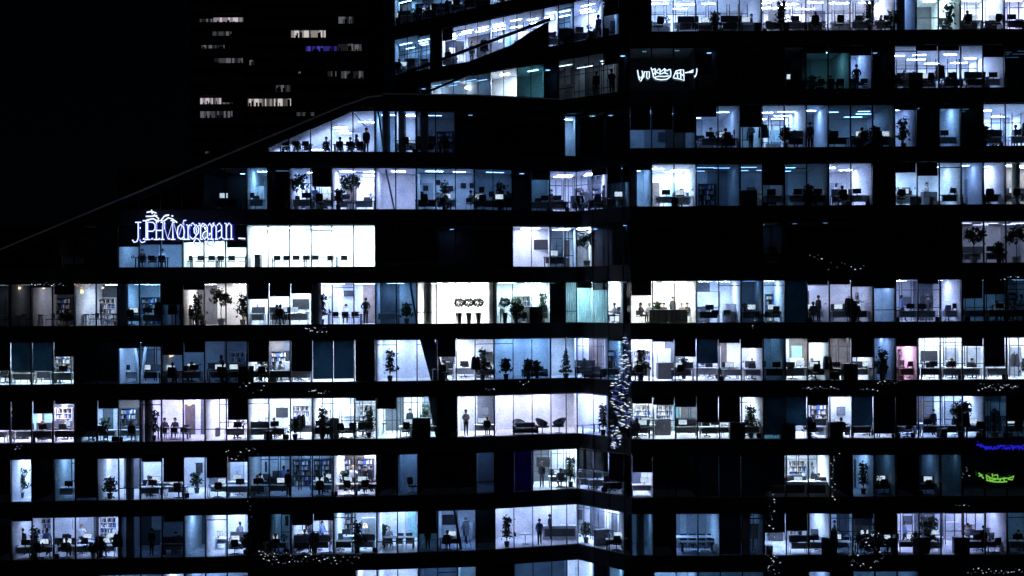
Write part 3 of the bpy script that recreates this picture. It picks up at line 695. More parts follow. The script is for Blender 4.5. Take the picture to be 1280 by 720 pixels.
def mk_tree():
    t = empty('indoor_tree'); g_ = random.Random(21)
    MB().lathe([(.2, 0), (.27, .45), (.25, .45), (.24, .4)], (0, 0, 0)).build('pot', 'pot_white', t)
    tr = MB().tube([(0, 0, .4), (.03, 0, .9), (0, .02, 1.3)], [.035, .03, .024]); sp = []
    for k in range(9):
        a = k * .7; e = Vector((.5 * math.cos(a) * g_.uniform(.6, 1), .5 * math.sin(a) * g_.uniform(.6, 1), g_.uniform(1.5, 2.25)))
        tr.tube([(0, .02, 1.2), tuple(e * .55 + Vector((0, 0, .6))), tuple(e)], [.018, .012, .006], 0, 5)
        for j in range(60): sp.append(tuple(e + Vector((g_.gauss(0, .17), g_.gauss(0, .17), g_.gauss(0, .12)))))
    tr.build('trunk', 'bark', t); MB().leaves(sp, .12, g_).build('crown', 'leaf', t); return t
def mk_table(wd=2.4, dp=1.0, top='white_laminate'):
    t = empty('meeting_table')
    MB().box(-wd / 2, wd / 2, -dp / 2, dp / 2, .71, .745).build('tabletop', top, t)
    for s in (-1, 1):
        for y in (-1, 1): MB().box(s * (wd / 2 - .12) - .035, s * (wd / 2 - .12) + .035, y * (dp / 2 - .12) - .035, y * (dp / 2 - .12) + .035, 0, .708).build('leg', 'black_plastic', t)
    return t
def mk_round_table():
    t = empty('round_table')
    MB().lathe([(.4, .7), (.42, .71), (.42, .735), (.4, .74)], n=24).build('tabletop', 'white_laminate', t)
    MB().tube([(0, 0, .02), (0, 0, .7)], .035).build('pillar', 'chrome', t)
    MB().lathe([(.26, 0), (.25, .02), (.05, .03)], n=20).build('base', 'chrome', t); return t
def mk_lounge_chair():
    t = empty('lounge_chair')
    m = MB(); n = 14
    for j in range(7):
        for k in range(n):
            def P_(jj, kk):
                a = math.pi * (0.0 + kk / n); rr = .1 + .34 * (jj / 7) ** .7
                return (rr * math.cos(a) * 1.15, rr * math.sin(a) * .95 - .05, .38 + .02 * jj + .42 * (jj / 7) ** 2 * (.35 + .65 * math.sin(a)))
            m.poly([P_(j, k), P_(j, k + 1), P_(j + 1, k + 1), P_(j + 1, k)])
    o_ = m.build('shell', 'grey_fabric', t, smooth=True); s_ = o_.modifiers.new('thick', 'SOLIDIFY'); s_.thickness = .04
    MB().lathe([(.34, .36), (.38, .4), (.36, .46), (.05, .47)], (0, -.08, 0), n=18).build('seat_cushion', 'grey_fabric', t, smooth=True)
    MB().tube([(0, 0, .04), (0, 0, .38)], .03).lathe([(.28, 0), (.27, .02), (.04, .04)], n=18).build('base', 'chrome', t)
    return t
def mk_sofa():
    t = empty('sofa')
    MB().box(-.85, .85, -.38, .38, .1, .28).box(-.8, -.76, -.3, -.26, 0, .099).box(.76, .8, -.3, -.26, 0, .099).box(-.8, -.76, .26, .3, 0, .099).box(.76, .8, .26, .3, 0, .099).build('frame', 'black_plastic', t)
    for s in (-1, 1): softbox(min(s * .01, s * .68), max(s * .01, s * .68), -.37, .2, .285, .44).build('seat_cushion', 'grey_fabric', t, bevel=.03)
    softbox(-.68, .68, .2, .38, .285, .78).build('backrest', 'grey_fabric', t, bevel=.03)
    for s in (-1, 1): softbox(min(s * .69, s * .85), max(s * .69, s * .85), -.38, .38, .285, .6).build('armrest', 'grey_fabric', t, bevel=.03)
    return t
def mk_box(c='card'):
    t = empty('storage_box')
    MB().box(-.2, .2, -.15, .15, 0, .26).build('carton', c, t); MB().box(-.208, .208, -.158, .158, .262, .31).build('lid', c, t); return t
def mk_floor_lamp():
    t = empty('floor_lamp')
    MB().lathe([(.16, 0), (.15, .02), (.02, .03)], n=16).build('base', 'black_plastic', t)
    MB().tube([(0, 0, .02), (0, 0, 1.3), (.05, 0, 1.5)], .014).build('pole', 'black_plastic', t)
    MB().lathe([(.2, 1.42), (.12, 1.72)], n=18).build('lamp_shade', emitter('shade_glow', (1, .9, .75), 1.6), t); return t
def mk_desk_lamp():
    t = empty('desk_lamp')
    MB().lathe([(.09, 0), (.08, .02), (.01, .03)], n=14).build('base', 'black_plastic', t)
    MB().tube([(0, 0, .02), (.12, 0, .28), (-.1, 0, .5)], .009).build('arm', 'black_plastic', t)
    MB().lathe([(.08, -.04), (.02, .05)], (-.12, 0, .48), 0, 12).build('lamp_shade', 'black_plastic', t); return t
def mk_pendant():
    t = empty('pendant_lamp')
    MB().tube([(0, 0, 0), (0, 0, -.35)], .008).build('cord', 'black_plastic', t)
    MB().blob((0, 0, -.52), .22, 0, 14, 8, (1, 1, .75)).build('lamp_shade', emitter('warm_glow', (1, .72, .4), 2.2), t, smooth=True); return t
def mk_board(scr=False):
    t = empty('wall_screen' if scr else 'whiteboard')
    wd, h_ = (1.1, .65) if scr else (1.6, 1.0)
    f = MB(); f.box(-wd / 2 - .03, wd / 2 + .03, -.03, 0, -.03, 0).box(-wd / 2 - .03, wd / 2 + .03, -.03, 0, h_, h_ + .03).box(-wd / 2 - .03, -wd / 2, -.03, 0, .001, h_ - .001).box(wd / 2, wd / 2 + .03, -.03, 0, .001, h_ - .001)
    f.build('frame', 'black_plastic' if scr else 'chrome', t)
    MB().box(-wd / 2 + .001, wd / 2 - .001, -.022, -.004, .001, h_ - .001).build('panel', 'black_plastic' if scr else 'paper', t); return t
def mk_picture(c='wall_dark'):
    t = empty('framed_picture')
    MB().box(-.3, .3, -.02, 0, 0, .03).box(-.3, .3, -.02, 0, .57, .6).box(-.3, -.27, -.02, 0, .031, .569).box(.27, .3, -.02, 0, .031, .569).build('frame', 'black_plastic', t)
    MB().box(-.269, .269, -.015, -.003, .031, .569).build('canvas', c, t); return t
def mk_books():
    t = empty('paper_stack'); 
    MB().box(-.11, .11, -.15, .15, 0, .05).build('sheets', 'paper', t); MB().box(-.1, .12, -.14, .15, .052, .1).build('folder', 'blue_card', t); return t

def mk_tile():
    t = empty('square_tile'); softbox(-.18, .18, -.05, 0, 0, .36).build('panel', 'black_fabric', t, bevel=.01)
    MB().box(-.15, .15, .002, .02, .03, .33).build('backing', 'grey_laminate', t); return t
def mk_counter():
    t = empty('counter')
    MB().box(-.62, .62, -.28, .28, .06, .86).box(-.58, .58, -.22, .24, 0, .058).build('body', 'dark_laminate', t)
    MB().box(-.64, .64, -.32, .32, .862, .9).build('countertop', 'white_laminate', t)
    for k in (-1, 0, 1): MB().box(k * .41 - .19, k * .41 + .19, -.3, -.282, .1, .82).build('front_panel', 'black_plastic', t)
    return t
def mk_counter_white():
    t = empty('counter')
    MB().box(-.75, .75, -.25, .28, 0, .92).build('body', 'white_laminate', t); MB().box(-.78, .78, -.3, .32, .922, .96).build('countertop', 'white_laminate', t)
    MB().box(-.62, .62, -.262, -.252, .22, .76).build('front_panel', 'dark_laminate', t); return t
def mk_wall_lamp():
    t = empty('wall_lamp'); MB().lathe([(.1, 0), (.1, .02), (.04, .04)], n=12).build('mount', 'chrome', t)
    e_ = emitter('glare', (.75, .88, 1.0), 16); e_.cycles.emission_sampling = 'FRONT'
    MB().blob((0, 0, .17), .14, 0, 12, 8).build('globe', e_, t, smooth=True); return t
def mk_flip():
    t = empty('flip_chart')
    MB().box(-.35, .35, -.02, .01, .85, 1.8).build('board', 'paper', t); MB().box(-.36, .36, -.03, .02, 1.802, 1.84).build('clamp', 'black_plastic', t)
    for p in ((-.33, -.2), (.33, -.2), (0, .4)): MB().tube([(p[0], p[1], 0), (p[0] * .5, .03, 1.78)], .013).build('leg', 'black_plastic', t)
    return t
def mk_printer():
    t = empty('printer')
    MB().box(-.32, .32, -.3, .3, .05, .95).box(-.3, .3, -.25, .27, 0, .049).build('body', 'grey_laminate', t, bevel=.01)
    MB().box(-.3, .3, -.27, .3, .96, 1.1).build('scanner_lid', 'dark_laminate', t); MB().box(-.55, -.323, -.2, .2, .7, .73).build('paper_tray', 'white_laminate', t)
    for k in range(3): MB().box(-.28, .28, -.318, -.302, .12 + .18 * k, .28 + .18 * k).build('drawer', 'white_laminate', t)
    return t
def mk_coats():
    t = empty('coat_stand'); g_ = random.Random(3)
    MB().tube([(0, 0, 0), (0, 0, 1.75)], .02).lathe([(.22, 0), (.2, .03), (.03, .05)]).build('pole', 'black_plastic', t)
    for k in range(3):
        a = k * 2.1; m_ = MB(); pr = [(.03, 1.6), (.13, 1.5), (.17, 1.2), (.2, .75), (.19, .72), (.02, .74)]
        m_.lathe(pr, (.16 * math.cos(a), .16 * math.sin(a), 0), 0, 9).build('coat', g_.choice(['black_fabric', 'grey_fabric', 'suit']), t)
        MB().tube([(0, 0, 1.68), (.16 * math.cos(a), .16 * math.sin(a), 1.66)], .01).build('hook', 'black_plastic', t)
    return t
def mk_stool():
    t = empty('stool'); MB().lathe([(.17, .72), (.19, .74), (.18, .78), (.02, .79)], n=14).build('seat', 'black_fabric', t)
    for k in range(4):
        a = k * PI_ / 2 + .78; MB().tube([(.22 * math.cos(a), .22 * math.sin(a), 0), (.12 * math.cos(a), .12 * math.sin(a), .72)], .014).build('leg', 'chrome', t)
    MB().tube([(.19 * math.cos(a), .19 * math.sin(a), .28) for a in [k * PI_ / 4 for k in range(9)]], .01).build('foot_ring', 'chrome', t); return t
PI_ = math.pi
def mk_bag():
    t = empty('bag'); softbox(-.2, .2, -.09, .09, 0, .32).build('body', 'black_fabric', t, bevel=.05)
    MB().tube([(-.1, 0, .31), (-.07, 0, .42), (.07, 0, .42), (.1, 0, .31)], .014).build('handle', 'black_fabric', t); return t
def mk_divider():
    t = empty('desk_screen'); MB().box(-.7, .7, -.015, .015, .03, .46).build('panel', 'grey_fabric', t)
    for k in (-1, 1): MB().box(k * .6 - .02, k * .6 + .02, -.04, .04, 0, .028).build('foot', 'chrome', t)
    return t
def mk_vase():
    t = empty('vase'); g_ = random.Random(12)
    MB().lathe([(.05, 0), (.08, .1), (.04, .2), (.05, .24)], n=12).build('pot', 'pot_dark', t)
    MB().leaves([(g_.gauss(0, .1), g_.gauss(0, .1), .36 + g_.gauss(0, .1)) for k in range(70)], .06, g_).build('foliage', 'leaf_dark', t); return t
def mk_person(pose, top, bottom, hairm, seed=0):
    """one continuous skinned body; hair is a child"""
    J = {}; E = []
    def j(n, p, r, par=None):
        J[n] = (Vector(p), r)
        if par: E.append((par, n))
    if pose == 'sit':
        hz, dy = .5, 0
        j('pelvis', (0, 0, hz), .135)
        for s, k in ((-1, 'l'), (1, 'r')):
            j('hip' + k, (s * .1, -.08, hz), .09, 'pelvis'); j('knee' + k, (s * .12, -.46, hz + .02), .06, 'hip' + k); j('ankle' + k, (s * .12, -.44, .09), .042, 'knee' + k); j('toe' + k, (s * .13, -.6, .04), .035, 'ankle' + k)
        sp, hd = (0, .0), hz
    else:
        hz = .92
        j('pelvis', (0, 0, hz), .14)
        st = .22 if pose == 'walk' else 0
        for s, k in ((-1, 'l'), (1, 'r')):
            y = s * st
            j('hip' + k, (s * .085, y * .15, hz - .1), .1, 'pelvis'); j('knee' + k, (s * .085, y * .6 - (.04 if st else .0), .49), .07, 'hip' + k); j('ankle' + k, (s * .085, y + (.05 if st and s > 0 else 0), .09), .05, 'knee' + k); j('toe' + k, (s * .11, y - .15, .04), .038, 'ankle' + k)
    b = hz
    j('waist', (0, .01, b + .2), .135, 'pelvis'); j('chest', (0, .0, b + .4), .155, 'waist'); j('neck0', (0, .01, b + .54), .07, 'chest'); j('neck', (0, -.005, b + .6), .05, 'neck0')
    j('head', (0, -.015, b + .7), .096, 'neck'); j('crown', (0, -.01, b + .79), .078, 'head')
    for s, k in ((-1, 'l'), (1, 'r')):
        j('sho' + k, (s * .17, .0, b + .49), .07, 'chest')
        if pose == 'hips': el, wr = (s * .3, .05, b + .25), (s * .17, -.12, b + .1)
        elif pose == 'sit': el, wr = (s * .24, -.1, b + .23), (s * .16, -.36, b + .25)
        elif pose == 'reach' and s > 0: el, wr = (s * .3, -.2, b + .36), (s * .22, -.42, b + .42)
        elif pose == 'walk': el, wr = (s * .24, -s * .1, b + .22), (s * .22, -s * .22, b + .02)
        elif pose == 'fold': el, wr = (s * .25, -.02, b + .22), (-s * .06, -.2, b + .3)
        else: el, wr = (s * .215, .03, b + .2), (s * .2, -.05, b - .05)
        j('elb' + k, el, .054, 'sho' + k); j('wri' + k, wr, .036, 'elb' + k)
        dv = (Vector(wr) - Vector(el)).normalized()
        palm = Vector(wr) + dv * .07; j('palm' + k, palm, .032, 'wri' + k)
        side = dv.cross(Vector((0, 1, .2))).normalized()
        for f in range(4): j('fin%d%s' % (f, k), palm + dv * (.085 - .008 * abs(f - 1.4)) + side * (f - 1.5) * .022, .009, 'palm' + k)
        j('thumb' + k, palm + dv * .035 + side * s * .055, .01, 'palm' + k)
    names = list(J); idx = {n: i for i, n in enumerate(names)}
    me = bpy.data.meshes.new('person'); me.from_pydata([J[n][0] for n in names], [(idx[a], idx[c]) for a, c in E], [])
    o = bpy.data.objects.new('person_rig', me); col.objects.link(o)
    md = o.modifiers.new('skin', 'SKIN'); md.use_smooth_shade = True
    if not me.skin_vertices: me.attributes  # layer is made with the modifier
    sk = me.skin_vertices[0].data if me.skin_vertices else None
    if sk is None:
        bm = bmesh.new(); bm.from_mesh(me); bm.verts.layers.skin.verify(); bm.to_mesh(me); bm.free(); sk = me.skin_vertices[0].data
    for n in names:
        rr = J[n][1]; sx = sk[idx[n]]
        sx.radius = (rr * (1.25 if n in ('pelvis', 'waist', 'chest') else 1), rr * (.85 if n in ('pelvis', 'waist', 'chest') else 1.0)); sx.use_root = (n == 'pelvis')
    ss = o.modifiers.new('sub', 'SUBSURF'); ss.levels = 1; ss.render_levels = 1
    dg = bpy.context.evaluated_depsgraph_get(); ev = o.evaluated_get(dg)
    me2 = bpy.data.meshes.new_from_object(ev); bpy.data.objects.remove(o)
    me2.name = 'person'
    me2.materials.clear()
    for x in ('skin', top, bottom, 'black_plastic'): me2.materials.append(M[x])
    hands = [J['palm' + k][0] for k in 'lr']
    for p in me2.polygons:
        c = p.center; p.use_smooth = True
        if c.z > b + .57 and abs(c.x) < .15: mi = 0
        elif min((c - h_).length for h_ in hands) < .115: mi = 0
        elif pose == 'sit': mi = 3 if c.z < .11 else (2 if c.z < b + .1 and (c.y < -.02 or c.z < b) and abs(c.x) < .22 and not (c.z > b + .07) else 1)
        else: mi = 3 if c.z < .09 else (2 if c.z < b + .03 and abs(c.x) < .2 else 1)
        p.material_index = mi
    pe = bpy.data.objects.new('person', me2); col.objects.link(pe)
    hz2 = b + .73
    hm = MB(); hm.blob((0, .014, hz2 + .035), .11, 0, 12, 8, (1, 1, 1.0))
    if seed % 2: hm.blob((0, .06, hz2 - .06), .075, 0, 10, 6, (1, 1, 1.5))
    hm.build('hair', hairm, pe, smooth=True)
    fm_ = MB(); fm_.tube([(0, -.105, hz2 - .0), (0, -.125, hz2 - .045)], [.01, .018])
    for s in (-1, 1): fm_.blob((s * .034, -.098, hz2), .012, 1, 6, 4)
    for s in (-1, 1): fm_.blob((s * .092, .0, hz2 - .02), .026, 0, 6, 4)
    fm_.box(-.025, .025, -.104, -.096, hz2 - .082, hz2 - .072, 2)
    fm_.build('face', ['skin', 'black_plastic', 'dress_red'], pe)
    return pe

MAKERS = {
 'office_chair': (mk_office_chair, 'black swivel chair', 'chair', 'swivel chairs in the lit offices'),
 'grey_chair': (lambda: mk_office_chair('grey_fabric'), 'grey swivel chair', 'chair', 'swivel chairs in the lit offices'),
 'meeting_chair': (mk_meeting_chair, 'black chrome-legged meeting chair', 'chair', 'meeting chairs in the lit rooms'),
 'desk': (mk_desk, 'white office desk', 'desk', 'office desks behind the glass'),
 'dark_desk': (lambda: mk_desk('dark_laminate', 1.5, .75, 'dark_laminate'), 'dark office desk', 'desk', 'office desks behind the glass'),
 'monitor': (mk_monitor, 'thin computer monitor', 'monitor', 'computer monitors on the desks'),
 'cabinet': (mk_cabinet, 'white two-door cabinet', 'cabinet', 'office cabinets'),
 'tall_cabinet': (lambda: mk_cabinet('grey_laminate', .9, 1.95), 'tall grey cabinet', 'cabinet', 'office cabinets'),
 'dark_cabinet': (lambda: mk_cabinet('dark_laminate', 1.0, 1.1), 'low dark cabinet', 'cabinet', 'office cabinets'),
 'pedestal_drawers': (mk_drawers, 'dark drawer pedestal', 'drawers', 'drawer pedestals'),
 'bookshelf': (lambda: mk_shelf(1), 'dark bookshelf of binders', 'bookshelf', 'bookshelves in the offices'),
 'pale_bookshelf': (lambda: mk_shelf(2), 'white bookshelf of binders', 'bookshelf', 'bookshelves in the offices'),
 'potted_plant': (mk_plant, 'dark leafy potted plant', 'plant', 'potted plants behind the glass'),
 'tall_plant': (lambda: mk_plant(2.1, 6, 'leaf_dark', 'pot_dark'), 'tall leafy potted plant', 'plant', 'potted plants behind the glass'),
 'small_plant': (lambda: mk_plant(.9, 9, 'leaf', 'pot_white'), 'small plant in white pot', 'plant', 'potted plants behind the glass'),
 'topiary_tree': (mk_topiary, 'ball-shaped tree in pot', 'plant', 'clipped ball trees in the white room'),
 'indoor_fir': (mk_conifer, 'dark cone-shaped fir in pot', 'tree', None),
 'indoor_tree': (mk_tree, 'spreading indoor tree in white pot', 'tree', 'indoor trees'),
 'meeting_table': (mk_table, 'white meeting table', 'table', 'meeting tables'),
 'dark_table': (lambda: mk_table(2.2, .9, 'dark_laminate'), 'dark meeting table', 'table', 'meeting tables'),
 'round_table': (mk_round_table, 'small round pedestal table', 'table', 'round tables'),
 'lounge_chair': (mk_lounge_chair, 'grey bucket lounge chair', 'chair', 'lounge chairs'),
 'sofa': (mk_sofa, 'grey two-seat sofa', 'sofa', 'sofas'),
 'storage_box': (mk_box, 'brown storage box', 'box', 'storage boxes'),
 'white_box': (lambda: mk_box('paper'), 'white storage box', 'box', 'storage boxes'),
 'floor_lamp': (mk_floor_lamp, 'lit floor lamp', 'lamp', 'floor lamps'),
 'desk_lamp': (mk_desk_lamp, 'black jointed desk lamp', 'lamp', 'desk lamps'),
 'pendant_lamp': (mk_pendant, 'warm glowing pendant lamp', 'lamp', 'warm pendant lamps'),
 'whiteboard': (mk_board, 'white wall board', 'whiteboard', 'wall boards'),
 'wall_screen': (lambda: mk_board(True), 'black wall screen', 'screen', 'wall screens'),
 'framed_picture': (mk_picture, 'dark framed picture', 'picture', 'framed pictures'),
 'paper_stack': (mk_books, 'stack of papers', 'papers', 'paper stacks'),
 'person_suit': (lambda: mk_person('stand', 'suit', 'trousers', 'hair'), 'standing person in dark suit', 'person', 'people at work behind the glass'),
 'person_hips': (lambda: mk_person('hips', 'suit', 'trousers', 'hair'), 'dark-clad person, elbows out', 'person', 'people at work behind the glass'),
 'person_walk': (lambda: mk_person('walk', 'shirt_blue', 'trousers', 'hair', 1), 'walking person in blue shirt', 'person', 'people at work behind the glass'),
 'person_reach': (lambda: mk_person('reach', 'shirt_white', 'trousers', 'hair_fair', 1), 'reaching person in white shirt', 'person', 'people at work behind the glass'),
 'person_fold': (lambda: mk_person('fold', 'shirt_grey', 'suit', 'hair', 1), 'standing person with folded arms', 'person', 'people at work behind the glass'),
 'square_tile': (mk_tile, 'dark square wall tile', 'wall panel', 'dark square tiles on the pale wall'),
 'counter': (mk_counter, 'dark counter with cream top', 'counter', 'dark counters'),
 'white_counter': (mk_counter_white, 'white counter with dark front panel', 'counter', 'reception counters'),
 'wall_lamp': (mk_wall_lamp, 'glaring white globe lamp', 'lamp', 'globe lamps in the rear wing'),
 'flip_chart': (mk_flip, 'white flip chart on legs', 'flip chart', 'flip charts'),
 'printer': (mk_printer, 'grey floor printer', 'printer', 'printers'),
 'coat_stand': (mk_coats, 'coat stand with dark coats', 'coat stand', 'coat stands'),
 'stool': (mk_stool, 'tall bar stool', 'stool', 'bar stools'),
 'bag': (mk_bag, 'dark bag on floor', 'bag', 'bags on the floor'),
 'desk_screen': (mk_divider, 'grey desk divider screen', 'divider', 'desk divider screens'),
 'vase': (mk_vase, 'leafy vase on desk', 'vase', 'vases of leaves'),
 'person_sit': (lambda: mk_person('sit', 'suit', 'trousers', 'hair', 1), 'seated person in dark clothes', 'person', 'people at work behind the glass'),
 'person_sit_white': (lambda: mk_person('sit', 'shirt_white', 'trousers', 'hair'), 'seated person in white shirt', 'person', 'people at work behind the glass'),
 'person_sit_grey': (lambda: mk_person('sit', 'shirt_grey', 'trousers', 'hair_fair', 1), 'seated person in grey top', 'person', 'people at work behind the glass'),
}
def put(kind, b, r, px, dep, rz=0.0, dz=0.0, desc=None, sc_=1.0):
    f = front(b, px); Y = f.y + dep
    loc = (pxx(px, Y), Y, zrow(r) + 0.013 + dz)
    mk, ds, cat, grp = MAKERS[kind]
    if kind not in PROTO: PROTO[kind] = proto_done(mk()); o = PROTO[kind]
    else: o = dup(PROTO[kind])
    o.location = loc; o.rotation_euler = (0, 0, rz); o.scale = (sc_,) * 3
    o['category'] = cat
    if grp: o['group'] = grp
    elif 'group' in o: del o['group']
    THINGS.append((o, desc or ds, r, px, b, dep))
    return o
PI = math.pi
SEATED = ['person_sit', 'person_sit', 'person_sit_white', 'person_sit_grey']
STAND = ['person_suit', 'person_suit', 'person_fold', 'person_fold', 'person_walk', 'person_reach']
def workplace(g_, b, r, px, dep, inv):
    """a desk with what belongs on and at it; inv: user sits with the back to the glass"""
    rz = 0 if inv else PI
    dk = 'desk' if g_.random() < .55 else 'dark_desk'
    if dep < .62: dep = .62
    put(dk, b, r, px, dep + .45, rz if True else 0)
    if g_.random() < .85:
        put('monitor', b, r, px + g_.uniform(-6, 6), dep + .45 + (.12 if inv else -.12), rz + g_.uniform(-.2, .2), .73)
    if g_.random() < .22: put('desk_screen', b, r, px, dep + .45 + (.34 if inv else -.34), rz, .73)
    if g_.random() < .2: put('vase', b, r, px - g_.choice([-9, 9]), dep + .45, 0, .73)
    if g_.random() < .2: put('bag', b, r, px + g_.choice([-12, 12]), dep + .1, g_.uniform(0, 3))
    if g_.random() < .25: put('paper_stack', b, r, px + g_.choice([-11, 11]), dep + .42, g_.uniform(-.4, .4), .73)
    if g_.random() < .14: put('desk_lamp', b, r, px + 11, dep + .55, g_.uniform(0, 3), .73)
    cd = dep + .45 + (-.55 if inv else .6)
    if cd > .38 and g_.random() < .72:
        cpx = px + g_.uniform(-5, 5)
        put('office_chair' if g_.random() < .8 else 'grey_chair', b, r, cpx, cd, (rz + PI if inv else rz + PI) + g_.uniform(-.5, .5)) if False else put('office_chair' if g_.random() < .8 else 'grey_chair', b, r, cpx, cd, (PI if inv else 0) + g_.uniform(-.4, .4))
        if g_.random() < .42: put(g_.choice(SEATED), b, r, cpx, cd - (.02 if inv else -.02), (PI if inv else 0))
def fill(q):
    b, r, xs, d = q['b'], q['r'], q['xs'], q['d']; pre = q['preset']
    g_ = random.Random(int(q['x0'] * 7 + r * 131))
    if pre == 'dark' and q['lv'] == 'k' and r < 10 and q.get('lv2', 0) > 1 and b in 'LR':
        mid = (xs[0] + xs[-1]) / 2
        if 0 < mid < 1280:
            if g_.random() < .6: workplace(g_, b, r, mid, .5, g_.random() < .5)
            else: put(g_.choice(['dark_cabinet', 'tall_plant', 'coat_stand', 'printer']), b, r, mid, 1.0, g_.uniform(-.4, .4))
        return
    if pre in ('none', 'dark') or r > 9 or q['lv'] in '-k': return
    dens = {'busy': 1.4, 'desk': 1.12, 'crowd': 0, 'few': .5, 'meet': .5, 'plants': .6, 'cafe': .7, 'lounge': .6, 'rows': .0}[pre] * q.get('dens', 1)
    lanes = [.3, 2.3]
    for i in range(len(xs) - 1):
        a, c = xs[i], xs[i + 1]
        if not (-14 < (a + c) / 2 < 1294): continue
        if b == 'N' and c - a < 16: continue
        hid = max([fr for (bb, br, x0, x1, fr, kd) in BLINDS if bb == b and br == r and x0 == a], default=0)
        if hid > .9: continue
        hid_ = hid
        mid = (a + c) / 2
        shift = 1 + .015
        if pre in ('desk', 'busy'):
            for ln in lanes:
                if ln + 1.6 > d: continue
                p = mid * 1.0 + g_.uniform(-5, 5)
                if g_.random() < (.66 if ln < 1 else .42) * dens:
                    workplace(g_, b, r, p, ln + g_.uniform(0, .4), g_.random() < .5)
                elif g_.random() < .5 * dens:
                    k = g_.choice(['cabinet', 'dark_cabinet', 'tall_cabinet', 'tall_plant', 'potted_plant', 'pedestal_drawers', 'person_suit', 'bookshelf', 'person_fold', 'person_walk', 'storage_box', 'coat_stand', 'printer', 'flip_chart', 'potted_plant', 'stool'])
                    put(k, b, r, p, ln + .7, g_.uniform(-.5, .5) if 'cab' in k or 'shelf' in k else g_.uniform(0, 6))
            if g_.random() < .8:
                k = g_.choice(['bookshelf', 'pale_bookshelf', 'tall_cabinet', 'cabinet', 'whiteboard', 'framed_picture', 'wall_screen', 'dark_cabinet'])
                wallk = k in ('whiteboard', 'framed_picture', 'wall_screen')
                put(k, b, r, mid, d - (.075 if wallk else .3), 0, 1.05 if wallk else 0)
            if q['lv'] in 'Wb' and g_.random() < .3: put(g_.choice(['pedestal_drawers', 'storage_box', 'bag', 'potted_plant', 'small_plant', 'dark_cabinet', 'stool', 'coat_stand']), b, r, mid + g_.choice([-12, -8, 8, 12]), .42, g_.uniform(-.6, .6))
            if pre == 'busy' and g_.random() < .5: put(g_.choice(['dark_cabinet', 'potted_plant', 'storage_box', 'coat_stand', 'bag', 'stool', 'tall_plant']), b, r, mid + g_.choice([-11, 11]), .5, g_.uniform(-.4, .4))
            if pre == 'busy' and g_.random() < .45:
                put(g_.choice(STAND), b, r, mid + g_.uniform(-9, 9), g_.choice([1.9, 3.3]) if d > 4.2 else 1.9, g_.uniform(0, 6))
        elif pre == 'few':
            x = g_.random()
            if x < .4: workplace(g_, b, r, mid, .4 + g_.random(), g_.random() < .5)
            elif x < .75:
                k = g_.choice(['cabinet', 'dark_cabinet', 'tall_plant', 'potted_plant', 'coat_stand', 'person_suit', 'printer', 'sofa', 'flip_chart', 'person_fold'])
                put(k, b, r, mid, .9 + g_.random(), g_.uniform(-.4, .4))
            if g_.random() < .5 and d > 3:
                k = g_.choice(['bookshelf', 'tall_cabinet', 'framed_picture', 'whiteboard', 'wall_screen'])
                wallk = k in ('whiteboard', 'framed_picture', 'wall_screen')
                put(k, b, r, mid, d - (.075 if wallk else .3), 0, 1.05 if wallk else 0)
        elif pre == 'plants':
            if g_.random() < .8: put(g_.choice(['tall_plant', 'potted_plant', 'potted_plant', 'indoor_tree', 'small_plant']), b, r, mid + g_.uniform(-8, 8), .6 + g_.random() * .8, g_.uniform(0, 6))
            if g_.random() < .6: workplace(g_, b, r, mid, 1.8, g_.random() < .5)
        elif pre == 'cafe':
            put(g_.choice(['bookshelf', 'pale_bookshelf', 'tall_cabinet']), b, r, mid, d - .3, 0)
            put('stool', b, r, mid + g_.uniform(-10, 10), .7, g_.random()); put('stool', b, r, mid + g_.uniform(-12, 12), 2.2, g_.random())
            if g_.random() < .5: put('pendant_lamp', b, r, mid + g_.uniform(-6, 6), 1.5, 0, H - .05, sc_=.45)
            put('round_table', b, r, mid, 1.3 + g_.random() * .4)
            for s in (-1, 1): put('meeting_chair', b, r, mid + s * 9, 1.4, s * -1.4 + g_.uniform(-.3, .3))
            if g_.random() < .6: put(g_.choice(['person_suit', 'tall_plant', 'potted_plant']), b, r, mid + g_.uniform(-8, 8), 2.4 if d < 4.5 else 3.2, g_.uniform(0, 6))
            if g_.random() < .5: put('small_plant', b, r, mid + g_.uniform(-9, 9), .55)
        elif pre == 'crowd':
            if g_.random() < .85: workplace(g_, b, r, mid, .5, True)
            if g_.random() < .6: px_ = mid + g_.uniform(-8, 8); a_ = PI + g_.uniform(-1, 1); put('meeting_chair', b, r, px_, .45, a_); put(g_.choice(SEATED), b, r, px_, .45, a_)
            if g_.random() < .35: put(g_.choice(['person_suit', 'potted_plant', 'tall_plant', 'coat_stand', 'dark_cabinet']), b, r, mid + g_.uniform(-9, 9), 2.0, g_.uniform(0, 6))
        elif pre == 'lounge':
            x = g_.random()
            put('lounge_chair' if x < .5 else 'sofa' if x < .8 else 'round_table', b, r, mid, 1.0 + g_.random() * .6, g_.uniform(-.6, .6))
            if g_.random() < .5: put(g_.choice(['floor_lamp', 'tall_plant', 'person_suit', 'potted_plant']), b, r, mid + 5, 2.6, g_.uniform(0, 6))
    if pre == 'meet':
        n = max(1, int((xs[-1] - xs[0]) / 46))
        for k in range(n):
            px = xs[0] + (xs[-1] - xs[0]) * (k + .5) / n + 2
            put(g_.choice(['meeting_table', 'dark_table']), b, r, px, 2.0)
            for s in (-12, 1, 13):
                put('meeting_chair', b, r, px + s, 1.2, PI + g_.uniform(-.2, .2)); 
                if g_.random() < .7: put('meeting_chair', b, r, px + s, 2.8, g_.uniform(-.2, .2))
                if g_.random() < .5: put(g_.choice(SEATED), b, r, px + s, 2.78, 0)
        if g_.random() < .8: put(g_.choice(['tall_plant', 'person_hips', 'potted_plant']), b, r, xs[0] + 8, 3.3 if d > 4 else 1, 0)
